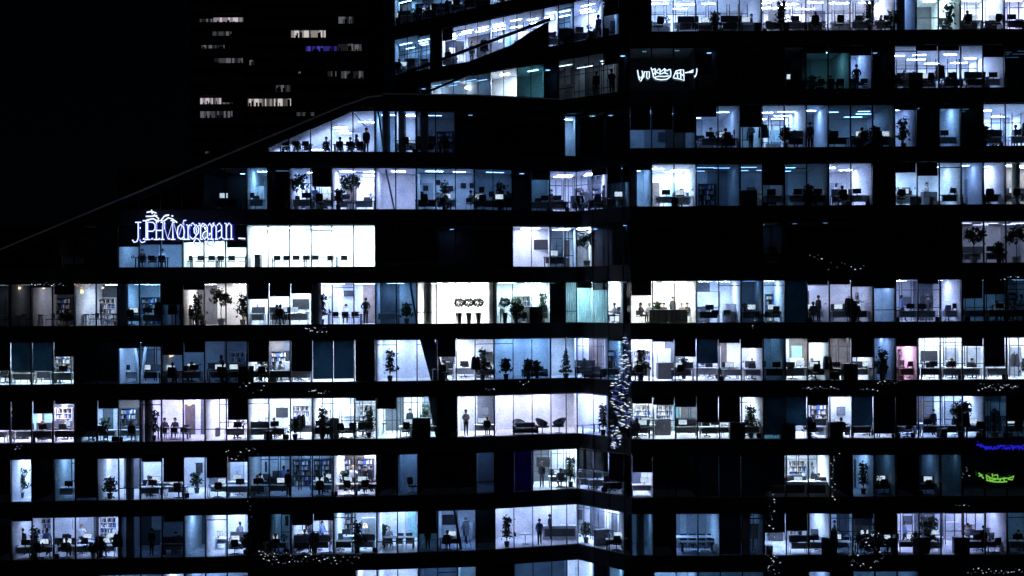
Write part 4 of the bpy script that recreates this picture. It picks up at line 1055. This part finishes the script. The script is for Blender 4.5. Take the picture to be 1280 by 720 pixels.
for q in ROOMS:
    if 'xs' in q: fill(q)

# --- things the photograph shows plainly
for x in (322, 340, 353, 366, 380, 393, 407, 428, 437): pass
for x, k in ((346, 0), (358, 0), (371, 0), (383, .2), (395, 0), (412, -.2), (430, 0)): put('meeting_chair', 'L', 4, x, 1.5, PI * (1 if x % 2 else 0) + k)
put('meeting_table', 'L', 4, 362, 2.3); put('meeting_table', 'L', 4, 402, 2.3)
put('dark_cabinet', 'L', 4, 323, 1.0, PI / 2, sc_=.8)
for x, k in ((236, .1), (250, -.1), (264, 0), (276, .15), (289, 0), (304, -1.2)): put('meeting_chair', 'L', 4, x, 1.3, k)
put('dark_table', 'L', 4, 258, 2.2); put('dark_table', 'L', 4, 290, 2.2)
for x in (574, 586, 598): put('topiary_tree', 'N', 5, x, .8)
put('topiary_tree', 'N', 5, 631, .7); put('topiary_tree', 'N', 5, 645, 1.6)
put('tall_plant', 'L', 5, 402, .8); put('person_hips', 'L', 5, 457, .8, 0, desc='tall dark person, elbows out')
put('person_suit', 'L', 2, 459, 1.2); put('person_sit', 'L', 2, 409, 2.78, .3); put('meeting_chair', 'L', 2, 409, 2.8, .3); put('whiteboard', 'L', 2, 434, 7.3, 0, .9, sc_=1.3); put('person_sit_grey', 'L', 2, 447, 1.3, 1.2); put('meeting_chair', 'L', 2, 447, 1.3, 1.2)
put('person_sit_white', 'N', 5, 768, 1.2, -1.2); put('office_chair', 'N', 5, 768, 1.22, -1.2); put('round_table', 'N', 5, 774.5, 1.6)
for x, k_, dp_, a_ in ((801, 'person_sit', 1.3, .9), (812, 'person_sit_grey', 2.5, .2), (822, 'potted_plant', 2.9, 0), (830, 'person_sit', 2.6, -.3), (841, 'person_suit', 3.3, .4), (852, 'person_sit_grey', 2.5, .3), (859, 'person_sit', 2.7, -.5)):
    if 'sit' in k_: put('meeting_chair', 'R', 5, x, dp_ + .02, a_)
    put(k_, 'R', 5, x, dp_, a_)
put('counter', 'R', 5, 823, 1.3); put('counter', 'R', 5, 847, 1.3)
put('framed_picture', 'R', 5, 864, 4.9, 0, 1.3)
put('meeting_table', 'R', 5, 905, 1.5); put('meeting_chair', 'R', 5, 893, .9, PI); put('meeting_chair', 'R', 5, 908, .9, PI)
put('indoor_fir', 'N', 6, 707, .8, sc_=1.0); put('potted_plant', 'N', 6, 660, .9, sc_=.95); put('potted_plant', 'N', 6, 671, 1.1, 1, sc_=.85); put('sofa', 'N', 6, 668, 1.6, .2); put('tall_plant', 'N', 6, 603, .7)
put('tall_plant', 'N', 6, 487, .8); put('potted_plant', 'N', 6, 632, .7); put('desk_lamp', 'N', 6, 765, .75, 0, .73); put('dark_desk', 'N', 6, 763, .75); put('sofa', 'N', 6, 745, .9, .7)
put('lounge_chair', 'N', 7, 677, .9, 2.2, sc_=1.15); put('lounge_chair', 'N', 7, 698, .9, 3.9, sc_=1.15); put('sofa', 'N', 7, 656, 1.0, .1); put('lounge_chair', 'N', 7, 648, 2.2, .4)
put('tall_plant', 'N', 7, 753, .8); put('dark_table', 'N', 7, 735, 1.1, .7, sc_=.8)
put('dark_cabinet', 'N', 7, 526, .6, 0, sc_=1.2); put('tall_plant', 'L', 7, 402, .7); put('tall_cabinet', 'L', 7, 417, .9, 0, sc_=.7)
for x in (441, 452, 462): put('grey_chair', 'L', 7, x, .8, PI)
put('pendant_lamp', 'L', 7, 224, 1.2, 0, H - .05); put('pendant_lamp', 'L', 7, 236, 1.6, 0, H - .05, sc_=.8); put('pendant_lamp', 'L', 5, 101, 1.2, 0, H - .02); put('tall_plant', 'L', 7, 191, .7)
put('pendant_lamp', 'L', 6, 213, 2.0, 0, H - .3, sc_=1.2)
put('wall_screen', 'N', 4, 675, 3.4, 0, 1.35); put('wall_screen', 'L', 5, 436, 5.3, 0, 1.9, sc_=.6)
put('indoor_tree', 'R', 7, 1201, .8); put('indoor_tree', 'L', 3, 440, 1.0); put('indoor_tree', 'L', 3, 372, 1.1, 1); put('office_chair', 'L', 8, 137, 1.2, .6); put('person_suit', 'L', 8, 359, .8)
put('person_suit', 'R', 2, 1014, .9); put('tall_plant', 'R', 6, 801, 1.2); put('tall_plant', 'R', 7, 938, 1.0); put('tall_plant', 'R', 9, 1158, 1.0); put('indoor_tree', 'R', 9, 1159, 2.0, sc_=.95)
put('person_suit', 'R', 9, 1228, .9); put('person_hips', 'L', 8, 455, 2.2); put('person_suit', 'L', 8, 463, 2.3, 1); put('person_reach', 'L', 8, 440, 2.6)
put('office_chair', 'N', 8, 515, 1.0, .8); put('tall_plant', 'N', 8, 712, 1.2)
for k in range(4): put('meeting_chair', 'R', 9, 852 + k * 11.5, 3.9, PI); put('meeting_chair', 'R', 9, 852 + k * 11.5, 2.0, PI)
put('meeting_table', 'R', 9, 858, 3.2); put('meeting_table', 'R', 9, 884, 3.2); put('dark_table', 'R', 9, 870, 1.2)
for x, zz in ((524, 1.95), (533, 1.55), (548, 1.95), (556, 1.55), (527, 1.15), (580, 1.75), (591, 1.75), (603, 1.5), (625, 1.75), (615, 1.2), (564, 1.55)):
    put('square_tile', 'N', 3, x, 3.52, 0, zz)
for x, dz_ in ((585, 2.4), (548, 2.15)):
    put('wall_lamp', 'W', 1, x, 3.1, 0, dz_).rotation_euler = (R(90), 0, 0)
put('white_counter', 'R', 8, 968, .7); put('white_counter', 'R', 8, 993, .7); put('white_counter', 'R', 8, 1018, .7)
put('meeting_chair', 'R', 1, 1077, .9, 1.4); put('floor_lamp', 'L', 9, 455, 2.0); put('person_walk', 'N', 9, 673, .8); put('person_suit', 'N', 9, 686, 2.6, 2); put('white_counter', 'N', 9, 706, 2.4); put('round_table', 'N', 9, 655, 1.4); put('tall_plant', 'N', 9, 632, .8)
put('white_counter', 'N', 9, 690, 2.7)

# labels: look + depth cue + floor + bay, told apart where they still agree
def near(dep): return 'at glass' if dep < 1.25 else 'further in' if dep < 2.6 else 'deep inside' if dep < 4.3 else 'at back'
by = {}
for t in THINGS: by.setdefault((t[1], near(t[5]), place_words(t[2], t[3], t[4])), []).append(t)
for (ds, nr, pl), ts in by.items():
    if len(ts) == 1: ts[0][0]['label'] = f'{ds} {nr}, {pl}'; continue
    ts.sort(key=lambda t: abs(t[3] - 754))
    for i, t in enumerate(ts):
        if len(ts) == 2: x = 'nearer fold' if i == 0 else 'farther from fold'
        else: x = 'nearest fold' if i == 0 else 'farthest from fold' if i == len(ts) - 1 else ('middle of row' if len(ts) == 3 else ORD[i + 1] + ' from fold')
        t[0]['label'] = f'{ds} {nr}, {x}, {pl}'

# ------------------------------------------------------------------ lit signs and strings of lights
def tube_strokes(strokes, f, rad, n=6):
    m = MB()
    for s_ in strokes: m.tube([f(*p) for p in s_], rad, 0, n)
    return m
GL = {  # upright serif letters on a 1-high box: (strokes, advance)
 'J': ([[(.5, 1), (.5, .1), (.4, -.12), (.22, -.16), (.1, -.02)], [(.3, 1), (.7, 1)]], .72),
 'P': ([[(.15, 0), (.15, 1), (.5, 1), (.66, .88), (.66, .6), (.5, .48), (.15, .48)], [(0, 0), (.32, 0)]], .78),
 '.': ([[(.1, 0), (.16, .07), (.2, 0)]], .26),
 'M': ([[(0, 0), (.24, 0)], [(.12, 0), (.14, 1), (.46, .05), (.8, 1), (.84, 0)], [(.72, 0), (.98, 0)], [(0, 1), (.16, 1)], [(.8, 1), (.95, 1)]], 1.06),
 'o': ([[(.3, 0), (.1, .12), (.06, .34), (.12, .56), (.3, .68), (.48, .56), (.54, .34), (.5, .12), (.3, 0)]], .62),
 'r': ([[(.06, 0), (.3, 0)], [(.05, .66), (.17, .64), (.17, 0)], [(.17, .5), (.3, .66), (.42, .62)]], .47),
 'g': ([[(.28, .2), (.12, .3), (.1, .5), (.26, .66), (.42, .5), (.4, .3), (.28, .2)], [(.4, .6), (.54, .68)], [(.28, .2), (.12, .08), (.42, 0), (.52, -.14), (.32, -.3), (.08, -.24), (.1, -.08), (.2, .02)]], .58),
 'a': ([[(.1, .55), (.28, .67), (.42, .55), (.42, .08), (.54, .0)], [(.42, .4), (.16, .3), (.08, .14), (.22, 0), (.42, .12)]], .58),
 'n': ([[(.0, 0), (.26, 0)], [(.02, .66), (.13, .64), (.13, 0)], [(.13, .5), (.3, .67), (.44, .56), (.44, 0)], [(.34, 0), (.56, 0)]], .62),
}
def word(txt, x0, hpx, ypx, xs_, Y, rad_):
    m = MB(); x = x0
    for ch in txt:
        st, adv = GL[ch]
        for s_ in st: m.tube([at(x + p[0] * hpx * xs_, ypx - p[1] * hpx * (1.28 if ch in 'organ' else 1), Y) - O for p in s_], rad_, 0, 6)
        x += adv * hpx * xs_
    return m, x
O = at(228, 300, 89.6)
sg = tag(empty('neon_sign', O), 'blue white neon company lettering and its reflection on the dark sloping block', 'sign')
for x0_, Y_, h_, nm in ((164, 89.5, 21.5, 'lettering'), (173, 89.78, 23.5, 'reflected_lettering')):  # second copy imitates the sign's reflection in the glazing
    m, xe = word('J.P.Morgan', x0_, h_, 297, .86, Y_, .034); n0 = len(m.f)
    m2, xe = word('J.P.Morgan', x0_ + .9, h_, 296.6, .86, Y_ + .09, .05); i0 = len(m.v)  # blue tubes behind imitate the halo around the neon
    m.v += m2.v; m.f += [[k + i0 for k in f_] for f_ in m2.f]; m.m += [1] * len(m2.f)
    m.build(nm, [emitter('neon_white', (.62, .72, 1.0), 1.8), emitter('neon_halo', (.06, .09, 1.0), .7)], sg)
orn = [[(184, 263), (190, 262), (196, 264)], [(183, 268), (190, 268), (197, 267)], [(184, 272.5), (192, 271), (199, 275)], [(193, 266), (199, 271), (196, 276)], [(190, 260), (191, 265)],
       [(202, 273), (206, 268), (212, 266.5)], [(204, 275), (211, 270), (216, 271.5), (222, 276)], [(207, 267), (211, 266.5)], [(215, 267.5), (217, 268)], [(298.5, 296), (307, 296.5)]]
tube_strokes(orn, lambda x, y: at(x, y, 89.6) - O, .042).build('ornament', M['neon_white'], sg)
m = MB()
for x in range(166, 296, 16): m.tube([at(x, 298.5, 89.62) - O, at(x, 298.5, 91.0) - O], .02)
m.tube([at(163, 298.5, 89.62) - O, at(296, 298.5, 89.62) - O], .02); m.build('bracket', 'frame', sg)

S2 = lambda x, y: at(780 + x / 11.64, 70 + y / 11.64, 89.7)
O2 = S2(600, 300)
sg2 = tag(empty('neon_sign', O2), 'white illegible neon script sign hung on the dark upper floor', 'sign')
st = [[(215, 215), (228, 300), (240, 350), (262, 375), (300, 310), (280, 225)], [(240, 310), (270, 340), (290, 280)], [(305, 320), (312, 240), (388, 240), (385, 330)], [(350, 250), (346, 325), (372, 345)],
      [(412, 180), (432, 240), (445, 310), (480, 345), (560, 357), (640, 350), (695, 310), (700, 250), (690, 205)], [(425, 215), (470, 195), (490, 235), (530, 195), (560, 235), (610, 195), (640, 230), (680, 205)],
      [(445, 270), (500, 250), (545, 275), (600, 255), (660, 275)], [(470, 210), (475, 290)], [(540, 200), (545, 280)], [(610, 200), (615, 260)], [(450, 325), (520, 305), (600, 310), (680, 300)],
      [(735, 325), (775, 230), (835, 215), (885, 215), (888, 290), (893, 368), (820, 345), (735, 330)], [(770, 270), (830, 260), (880, 300)], [(790, 240), (800, 330)], [(840, 225), (845, 340)],
      [(905, 258), (965, 246), (1028, 215), (1022, 248), (965, 250)], [(1076, 195), (1080, 230), (1066, 290), (1048, 322), (1042, 300)]]
tube_strokes(st, lambda x, y: S2(x, y) - O2, .034).build('lettering', emitter('neon_cool', (.62, .8, 1.0), 1.7), sg2)
m = MB(); m.tube([S2(215, 275) - O2 + Vector((0, .12, 0)), S2(1080, 275) - O2 + Vector((0, .12, 0))], .025)
for x in (300, 560, 820): m.tube([S2(x, 275) - O2 + Vector((0, .1, 0)), S2(x, 275) - O2 + Vector((0, .32, 0))], .02)
m.build('bracket', 'frame', sg2)

S3 = lambda x, y: at(1160 + x / 9.6, 550 + y / 9.6, 89.4)
O3 = S3(810, 500)
sg3 = tag(empty('neon_sign', O3), 'small curved green neon sign on a dark lower floor', 'sign')
st = [[(598, 425), (625, 450), (657, 492)], [(600, 465), (640, 445)], [(685, 450), (740, 485), (830, 500), (942, 488)], [(690, 512), (780, 532), (880, 535), (938, 528)], [(760, 435), (765, 470)], [(780, 455), (825, 448), (825, 485)], [(900, 480), (905, 535)], [(948, 495), (1020, 465), (1000, 508), (948, 502)], [(720, 490), (740, 515), (800, 505)], [(860, 500), (850, 530)], [(690, 470), (700, 510)]]
tube_strokes(st, lambda x, y: S3(x, y) - O3, .042).build('tube', emitter('neon_green', (.3, .9, .1), .62), sg3)
m = MB(); m.tube([S3(600, 500) - O3 + Vector((0, .12, 0)), S3(1010, 500) - O3 + Vector((0, .12, 0))], .02)
for x in (650, 960): m.tube([S3(x, 500) - O3 + Vector((0, .1, 0)), S3(x, 500) - O3 + Vector((0, .35, 0))], .02)
m.build('bracket', 'frame', sg3)
O4 = at(1250, 561, 89.3); ls = tag(empty('led_strip', O4), 'deep blue glowing light strip along the dark floor band', 'light strip')
m = MB(); g_ = random.Random(2)
for k in range(120):
    x = 1221 + k * .56; y = 557 + min(5.5, (k / 8) * 2.6) + g_.uniform(-2.4, 2.4)
    m.blob(at(x, y, 89.3) - O4, g_.uniform(.03, .075), 0, 6, 4)
m.build('bulbs', emitter('led_blue', (.03, .025, 1.0), .5), ls)
m = MB(); m.tube([at(1221, 558, 89.36) - O4, at(1232, 562.5, 89.36) - O4, at(1290, 563, 89.36) - O4], .03); m.build('cable', 'cable', ls)

EB = [emitter('bulb_white', (.75, .87, 1.0), .85), emitter('bulb_faint', (.5, .65, 1.0), .16)]
def fairy(cx, cy, w_, h_, n, lab, seed, name='string_lights', cat='string lights', sz=.036, Y=89.35, dash=True, e=None):
    g_ = random.Random(seed); O_ = at(cx, cy, Y)
    t = tag(empty(name, O_), lab, cat, 'strings of small lights hung on the facade')
    m = MB(); pts = []
    for k in range(n):
        u = (k + g_.uniform(-.3, .3)) / max(1, n - 1) - .5
        if h_ > w_: x, y = cx + g_.uniform(-.5, .5) * w_, cy + u * h_
        else: x, y = cx + u * w_, cy + g_.uniform(-.5, .5) * h_
        p = at(x, y, Y) - O_; pts.append(p); L_ = g_.uniform(.4, 1.7) if dash else .5
        a = g_.uniform(-.6, .6); dv = Vector((math.cos(a), 0, math.sin(a))) * sz * L_
        s_ = sz * g_.uniform(.45, 1.0)
        m.tube([p - dv, p, p + dv], [s_ * .5, s_, s_ * .5], int(g_.random() < .55), 6)
    m.build('bulbs', e or EB, t)
    MB().tube([p + Vector((0, .04, 0)) for p in pts] if len(pts) > 1 else [pts[0], pts[0] + Vector((.1, 0, 0))], .008, 0, 4).build('cable', 'cable', t)
    return t
FL = [(395, 411, 26, 8, 14, 'short swag of lights under the fifth-down white meeting room'), (398, 488, 24, 7, 9, 'short swag of lights above the desk room below the blinds'),
      (1046, 330, 70, 20, 13, 'sparse dim lights on the long unlit floor'), (1262, 351, 22, 5, 6, 'bright pair of lights at the tower edge, sixth floor down'),
      (941, 396, 6, 34, 8, 'upright string of lights beside the slim dark bay'), (1043, 598, 12, 56, 16, 'upright string of lights past the white corner desk room'),
      (1110, 481, 28, 6, 9, 'loose lights under the dim plant bay'), (1026, 487, 44, 4, 16, 'row of lights above the teal blinds'), (1086, 490, 22, 4, 7, 'few lights above the closed teal blind'),
      (1248, 487, 50, 9, 26, 'thick swag of lights above the round wicker room'), (1202, 634, 16, 3, 6, 'tiny row of lights under the dark green-sign floor'),
      (388, 696, 120, 15, 72, 'long dense tangle of lights on the lowest floor band'), (333, 692, 22, 14, 14, 'loose end of lights beside the long tangle'),
      (302, 566, 40, 16, 12, 'sparse lights between two slope-side floors'), (964, 655, 8, 70, 14, 'upright string of lights at the lower tower edge of fold block'),
      (1082, 690, 46, 44, 44, 'dense heap of lights at the foot of the tower side'), (966, 706, 18, 26, 20, 'heap of lights low beside the dark column bay'),
      (1242, 717, 66, 7, 22, 'low row of lights at the very bottom of the tower'), (22, 556, 8, 5, 4, 'lone pale light below the first desk room'), (655, 479, 12, 5, 4, 'two lights under the indoor fir'),
      (612, 487, 12, 5, 4, 'two lights beside the raking column'), (310, 640, 6, 40, 8, 'upright lights between two slope-side desk rooms'), (1206, 594, 10, 12, 7, 'small pale lights beside the green sign'), (315, 482, 30, 16, 9, 'faint lights below the V-shaped column room')]
EW = [emitter('bulb_warm', (1, .55, .25), .9), emitter('bulb_warm_faint', (1, .7, .5), .25)]
fairy(104, 355, 20, 7, 22, 'small warm string of lights over the cafe window below the doubled sign', 91, e=EW)
fairy(60, 352, 40, 4, 12, 'pale string of lights over the far cafe windows near the roof end', 92)
for i, (cx, cy, w_, h_, n, lab) in enumerate(FL): fairy(cx, cy, w_, h_, n, lab, 50 + i)
# the net of lights hanging on the corner of the fold
g_ = random.Random(77); OC = at(774, 495, 89.4)
lc = tag(empty('light_net', OC), 'tall shimmering net of white lights hung on the fold corner', 'string lights')
m = MB(); cb = MB()
for k in range(300):
    y = 422 + 140 * (k / 300); u = (y - 422) / 140
    cx, hw = (782, 2) if u < .1 else (778 + 3 * math.sin(u * 9), 6.5 if u < .35 else 11.5 if u < .75 else 6)
    if u > .8: cx = 769
    if u < .12 and g_.random() < .6: continue
    x = cx + g_.uniform(-1, 1) * hw
    p = at(x, y + g_.uniform(-1.5, 1.5), 89.4 + g_.uniform(-.05, .05)) - OC
    L_ = g_.uniform(.03, .15); a = g_.uniform(-.5, .35); dv = Vector((math.cos(a), 0, math.sin(a))) * L_
    m.tube([p - dv, p, p + dv], [.015, g_.uniform(.02, .042), .015], int(g_.random() > .5), 5)
for y in range(424, 562, 6): cb.tube([at(769 if y > 530 else 768, y, 89.46) - OC, at(785, y + 3, 89.46) - OC], .008, 0, 4)
for x in (770, 776, 783): cb.tube([at(x, 430, 89.46) - OC, at(x, 560, 89.46) - OC], .008, 0, 4)
m.build('bulbs', [emitter('net_white', (.75, .87, 1), 1.0), emitter('net_blue', (.15, .25, 1), .3)], lc); cb.build('cable', 'cable', lc)
# V-shaped white steel column in the slope-side sixth floor room
vo = bld['L'].location; m = MB()
for x0, x1 in ((167.5, 174.5), (183, 176)):
    a, e = at(x0, 432, 91.15), at(x1, 479.5, 91.15); m.tube([(a.x - vo.x, a.y - vo.y, bz(zrow(6) + H - .03)), (e.x - vo.x, e.y - vo.y, bz(zrow(6) + .02))], .1, 0, 12)
m.build('forked_column', 'wall_white', bld['L'])

# ------------------------------------------------------------------ far towers behind
def tower(x0, x1, ytop, Y, dp, lab, wins):
    a, c = at(x0, ytop, Y), at(x1, ytop, Y)
    t = tag(empty('tower_block', ((a.x + c.x) / 2, Y, -34)), lab, 'building', 'dark towers far behind')
    O_ = t.location; MB().box(a.x - O_.x, c.x - O_.x, 1.2, dp, 0, a.z + 34).build('wall', 'tower', t)
    # floor bands and piers in front of the wall make recessed windows
    f = MB()
    y = ytop
    while y < 360:
        z_ = at(0, y, Y).z + 34; f.box(a.x - O_.x, c.x - O_.x, 0, 1.19, z_ - 1.0, z_); y += 17.1
    f.build('floor_band', 'tower', t)
    for i, (wx0, wx1, y0_, y1_, cc, s_) in enumerate(wins):
        p, q_ = at(wx0, y1_, Y), at(wx1, y0_, Y); g2 = random.Random(int(wx0 * 3 + y0_))
        X0, X1, Z0, Z1 = p.x - O_.x, q_.x - O_.x, p.z + 34, q_.z + 34
        fr_ = MB().box(X0 - .12, X0, .9, 1.1, Z0, Z1).box(X1, X1 + .12, .9, 1.1, Z0, Z1)
        for k in range(int((X1 - X0) / .8) + 1):
            xx = g2.uniform(X0, X1 - .3); hh = g2.uniform(.3, .75) * (Z1 - Z0); fr_.box(xx, xx + g2.uniform(.15, .5), 1.02, 1.1, Z0, Z0 + hh)  # dark sill clutter silhouettes, joined into the frame mesh
        wn = fr_.build('window', 'frame', t)
        pm = MB(); x = X0
        cols_ = []
        while x < X1 - .05:
            w2 = min(g2.uniform(.18, .7), X1 - x); pm.poly([(x, 1.15, Z0), (x + w2, 1.15, Z0), (x + w2, 1.15, Z1), (x, 1.15, Z1)], g2.choice([0, 0, 1, 1, 2, 2])); x += w2
        E_ = [emitter('far_%s_%d' % (cc, k), {'w': (.85, .88, 1), 'p': (.95, .82, .92), 'c': (1, .92, .88), 'u': (.08, .06, .5)}[cc], s_ * v_) for k, v_ in enumerate((1.0, .4, .1))] if ('far_%s_0' % cc) not in M or True else None
        pm.build('pane', E_, wn)
    return t
tower(238, 306, -60, 262, 30, 'far dark slab tower with pinkish lit rooms, behind the sloping roof',
      [(250, 266, 20, 30, 'w', .12), (267, 305, 18.5, 31, 'p', .6), (266, 290, 36, 47.5, 'w', .45), (252, 281, 53, 57, 'w', .1), (268, 304, 69.5, 81, 'w', .7), (250, 277, 119.5, 131, 'p', .75), (278, 291, 125, 131, 'w', .5), (250, 291, 136, 148.5, 'w', .6), (277, 279.5, 61.5, 64, 'w', 1.5), (256, 262, 186.5, 190, 'w', .6)])
tower(308, 462, -40, 250, 30, 'far dark wide tower with scattered lit rooms, behind the sloping roof',
      [(312, 318, 72, 80, 'w', .5), (310, 364, 118.5, 130, 'c', .6), (345, 364, 101.5, 112, 'w', .35), (371, 393, 135, 142.5, 'w', .6), (364.5, 408, 33, 46, 'c', .9), (424, 443, 16.5, 28, 'w', .6), (423, 443, 49.5, 61, 'w', .8), (383, 422, 55, 62, 'u', .7), (444, 453, 53, 63, 'w', .2), (410, 421, 83.5, 93, 'w', .5), (427, 439, 83.5, 96, 'w', .75), (442, 455, 86, 98, 'w', .3), (373.5, 376.5, 87, 89.5, 'w', .6)])
print('THINGS', len(THINGS), 'objects', len(bpy.data.objects))
